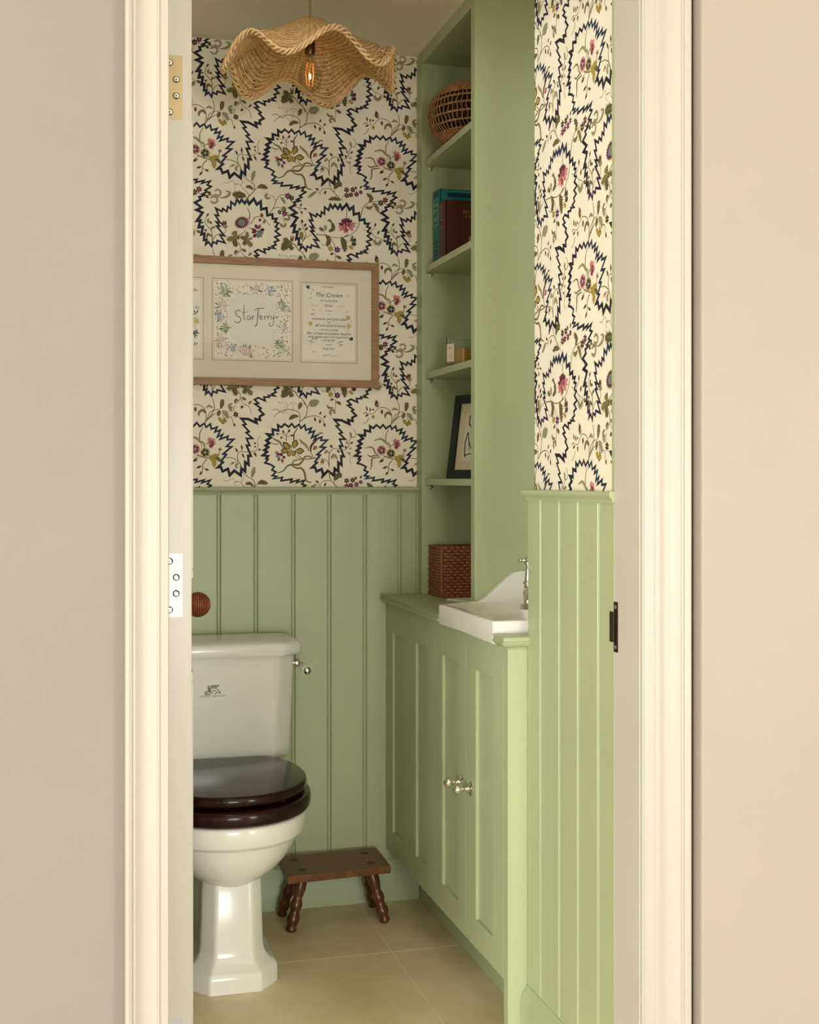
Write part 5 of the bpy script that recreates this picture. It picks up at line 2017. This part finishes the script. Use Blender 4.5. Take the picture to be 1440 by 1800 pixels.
for s, w_ in (([(.068, .150), (.066, .170), (.074, .182), (.090, .185), (.102, .176)], .004), ([(.070, .152), (.078, .140), (.088, .136)], .003), ([(.076, .166), (.082, .168)], .003), ([(.090, .166), (.097, .168)], .003),
              ([(.080, .150), (.090, .150)], .002), ([(.066, .130), (.070, .112), (.080, .092), (.092, .075)], .003), ([(.064, .128), (.058, .100), (.060, .070), (.064, .062)], .004), ([(.070, .116), (.078, .080)], .0025), ([(.062, .066), (.084, .070), (.110, .068)], .003), ([(.104, .140), (.112, .112), (.118, .070)], .004), ([(.098, .150), (.104, .165), (.102, .178)], .003)):
    stroke2(b, smooth_line(s, 4), w_, ft, 1)
obj('sketch', b, [mat('sketch_paper', (222, 216, 190), .8), mat('sketch_ink', (30, 36, 52), .8)], lp)
b = MB()
b.box(fw, FW - fw, .003, .0045, fw, FH - fw, 0, F)
obj('glazing', b, GLASS, lp)
# easel-back strut
b = MB()
b.box(FW / 2 - .02, FW / 2 + .02, .016, .019, .002, FH * .7, 0, F)
obj('strut', b, BLACK, lp)

# rattan tissue box on the worktop
KX0, KX1, KY0, KY1, KZ0, KZ1 = 1.022, 1.180, 3.402, 3.556, 0.8665, 1.0060
rb = thing('rattan_box', 'square brown woven rattan box on the worktop below the shelves', 'box', ((KX0 + KX1) / 2, (KY0 + KY1) / 2, KZ0))
b = MB()
e = .003
b.box(KX0 + e, KX1 - e, KY0 + e, KY1 - e, KZ0, KZ1 - e)
obj('core', b, RATI, rb)
b = MB()
NR = 17
for k in range(NR):
    z = KZ0 + .004 + (KZ1 - KZ0 - .008) * k / (NR - 1)
    pts = []
    cnt = 0
    for (ax, ay), (bx, by) in (((KX0, KY0), (KX1, KY0)), ((KX1, KY0), (KX1, KY1)), ((KX1, KY1), (KX0, KY1)), ((KX0, KY1), (KX0, KY0))):
        L = math.hypot(bx - ax, by - ay)
        tx, ty = (bx - ax) / L, (by - ay) / L
        n_ = 34
        for i in range(n_):
            q = (i + .5) / n_
            off = .0016 * (1 if ((i // 2 + k) % 2) else -1)
            pts.append((ax + (bx - ax) * q + ty * off, ay + (by - ay) * q - tx * off, z))
    b.tube(pts, 0.0031, 5, closed=True, flat=1.25)
for k in range(9):                       # woven lid
    ins = .004 + .0085 * k
    pts = []
    for (ax, ay), (bx, by) in (((KX0 + ins, KY0 + ins), (KX1 - ins, KY0 + ins)), ((KX1 - ins, KY0 + ins), (KX1 - ins, KY1 - ins)), ((KX1 - ins, KY1 - ins), (KX0 + ins, KY1 - ins)), ((KX0 + ins, KY1 - ins), (KX0 + ins, KY0 + ins))):
        for i in range(20):
            q = (i + .5) / 20
            pts.append((ax + (bx - ax) * q, ay + (by - ay) * q, KZ1 - .003 + .0014 * (1 if (i // 2 + k) % 2 else -1)))
    b.tube(pts, 0.0034, 5, closed=True)
o_ = obj('weave', b, RATD, rb, smooth=80)
o_['kind'] = 'stuff'
for x, y in ((KX0, KY0), (KX1, KY0), (KX1, KY1), (KX0, KY1)):
    b = MB()
    b.tube([(x, y, KZ0 + .001), (x, y, KZ1 - .002)], .0034, 6)
    obj('corner_post', b, RATD, rb, smooth=80)

# folded leaflet lying on the worktop
b = MB()
A = [(1.014, 3.330), (1.090, 3.150), (1.150, 3.176), (1.074, 3.356)]
b.prism(A, lambda p, t: (p[0], p[1], t), 0.8664, 0.8684)
b.prism([(p[0] + .0015, p[1] + .002) for p in A], lambda p, t: (p[0], p[1], t), 0.8686, 0.8700)
lf = obj('leaflet', b, mat('white_leaflet', (226, 222, 206), .7), org=(1.08, 3.25, 0.8664))
tag(lf, 'folded white leaflet lying on the worktop in front of the rattan box', 'leaflet')
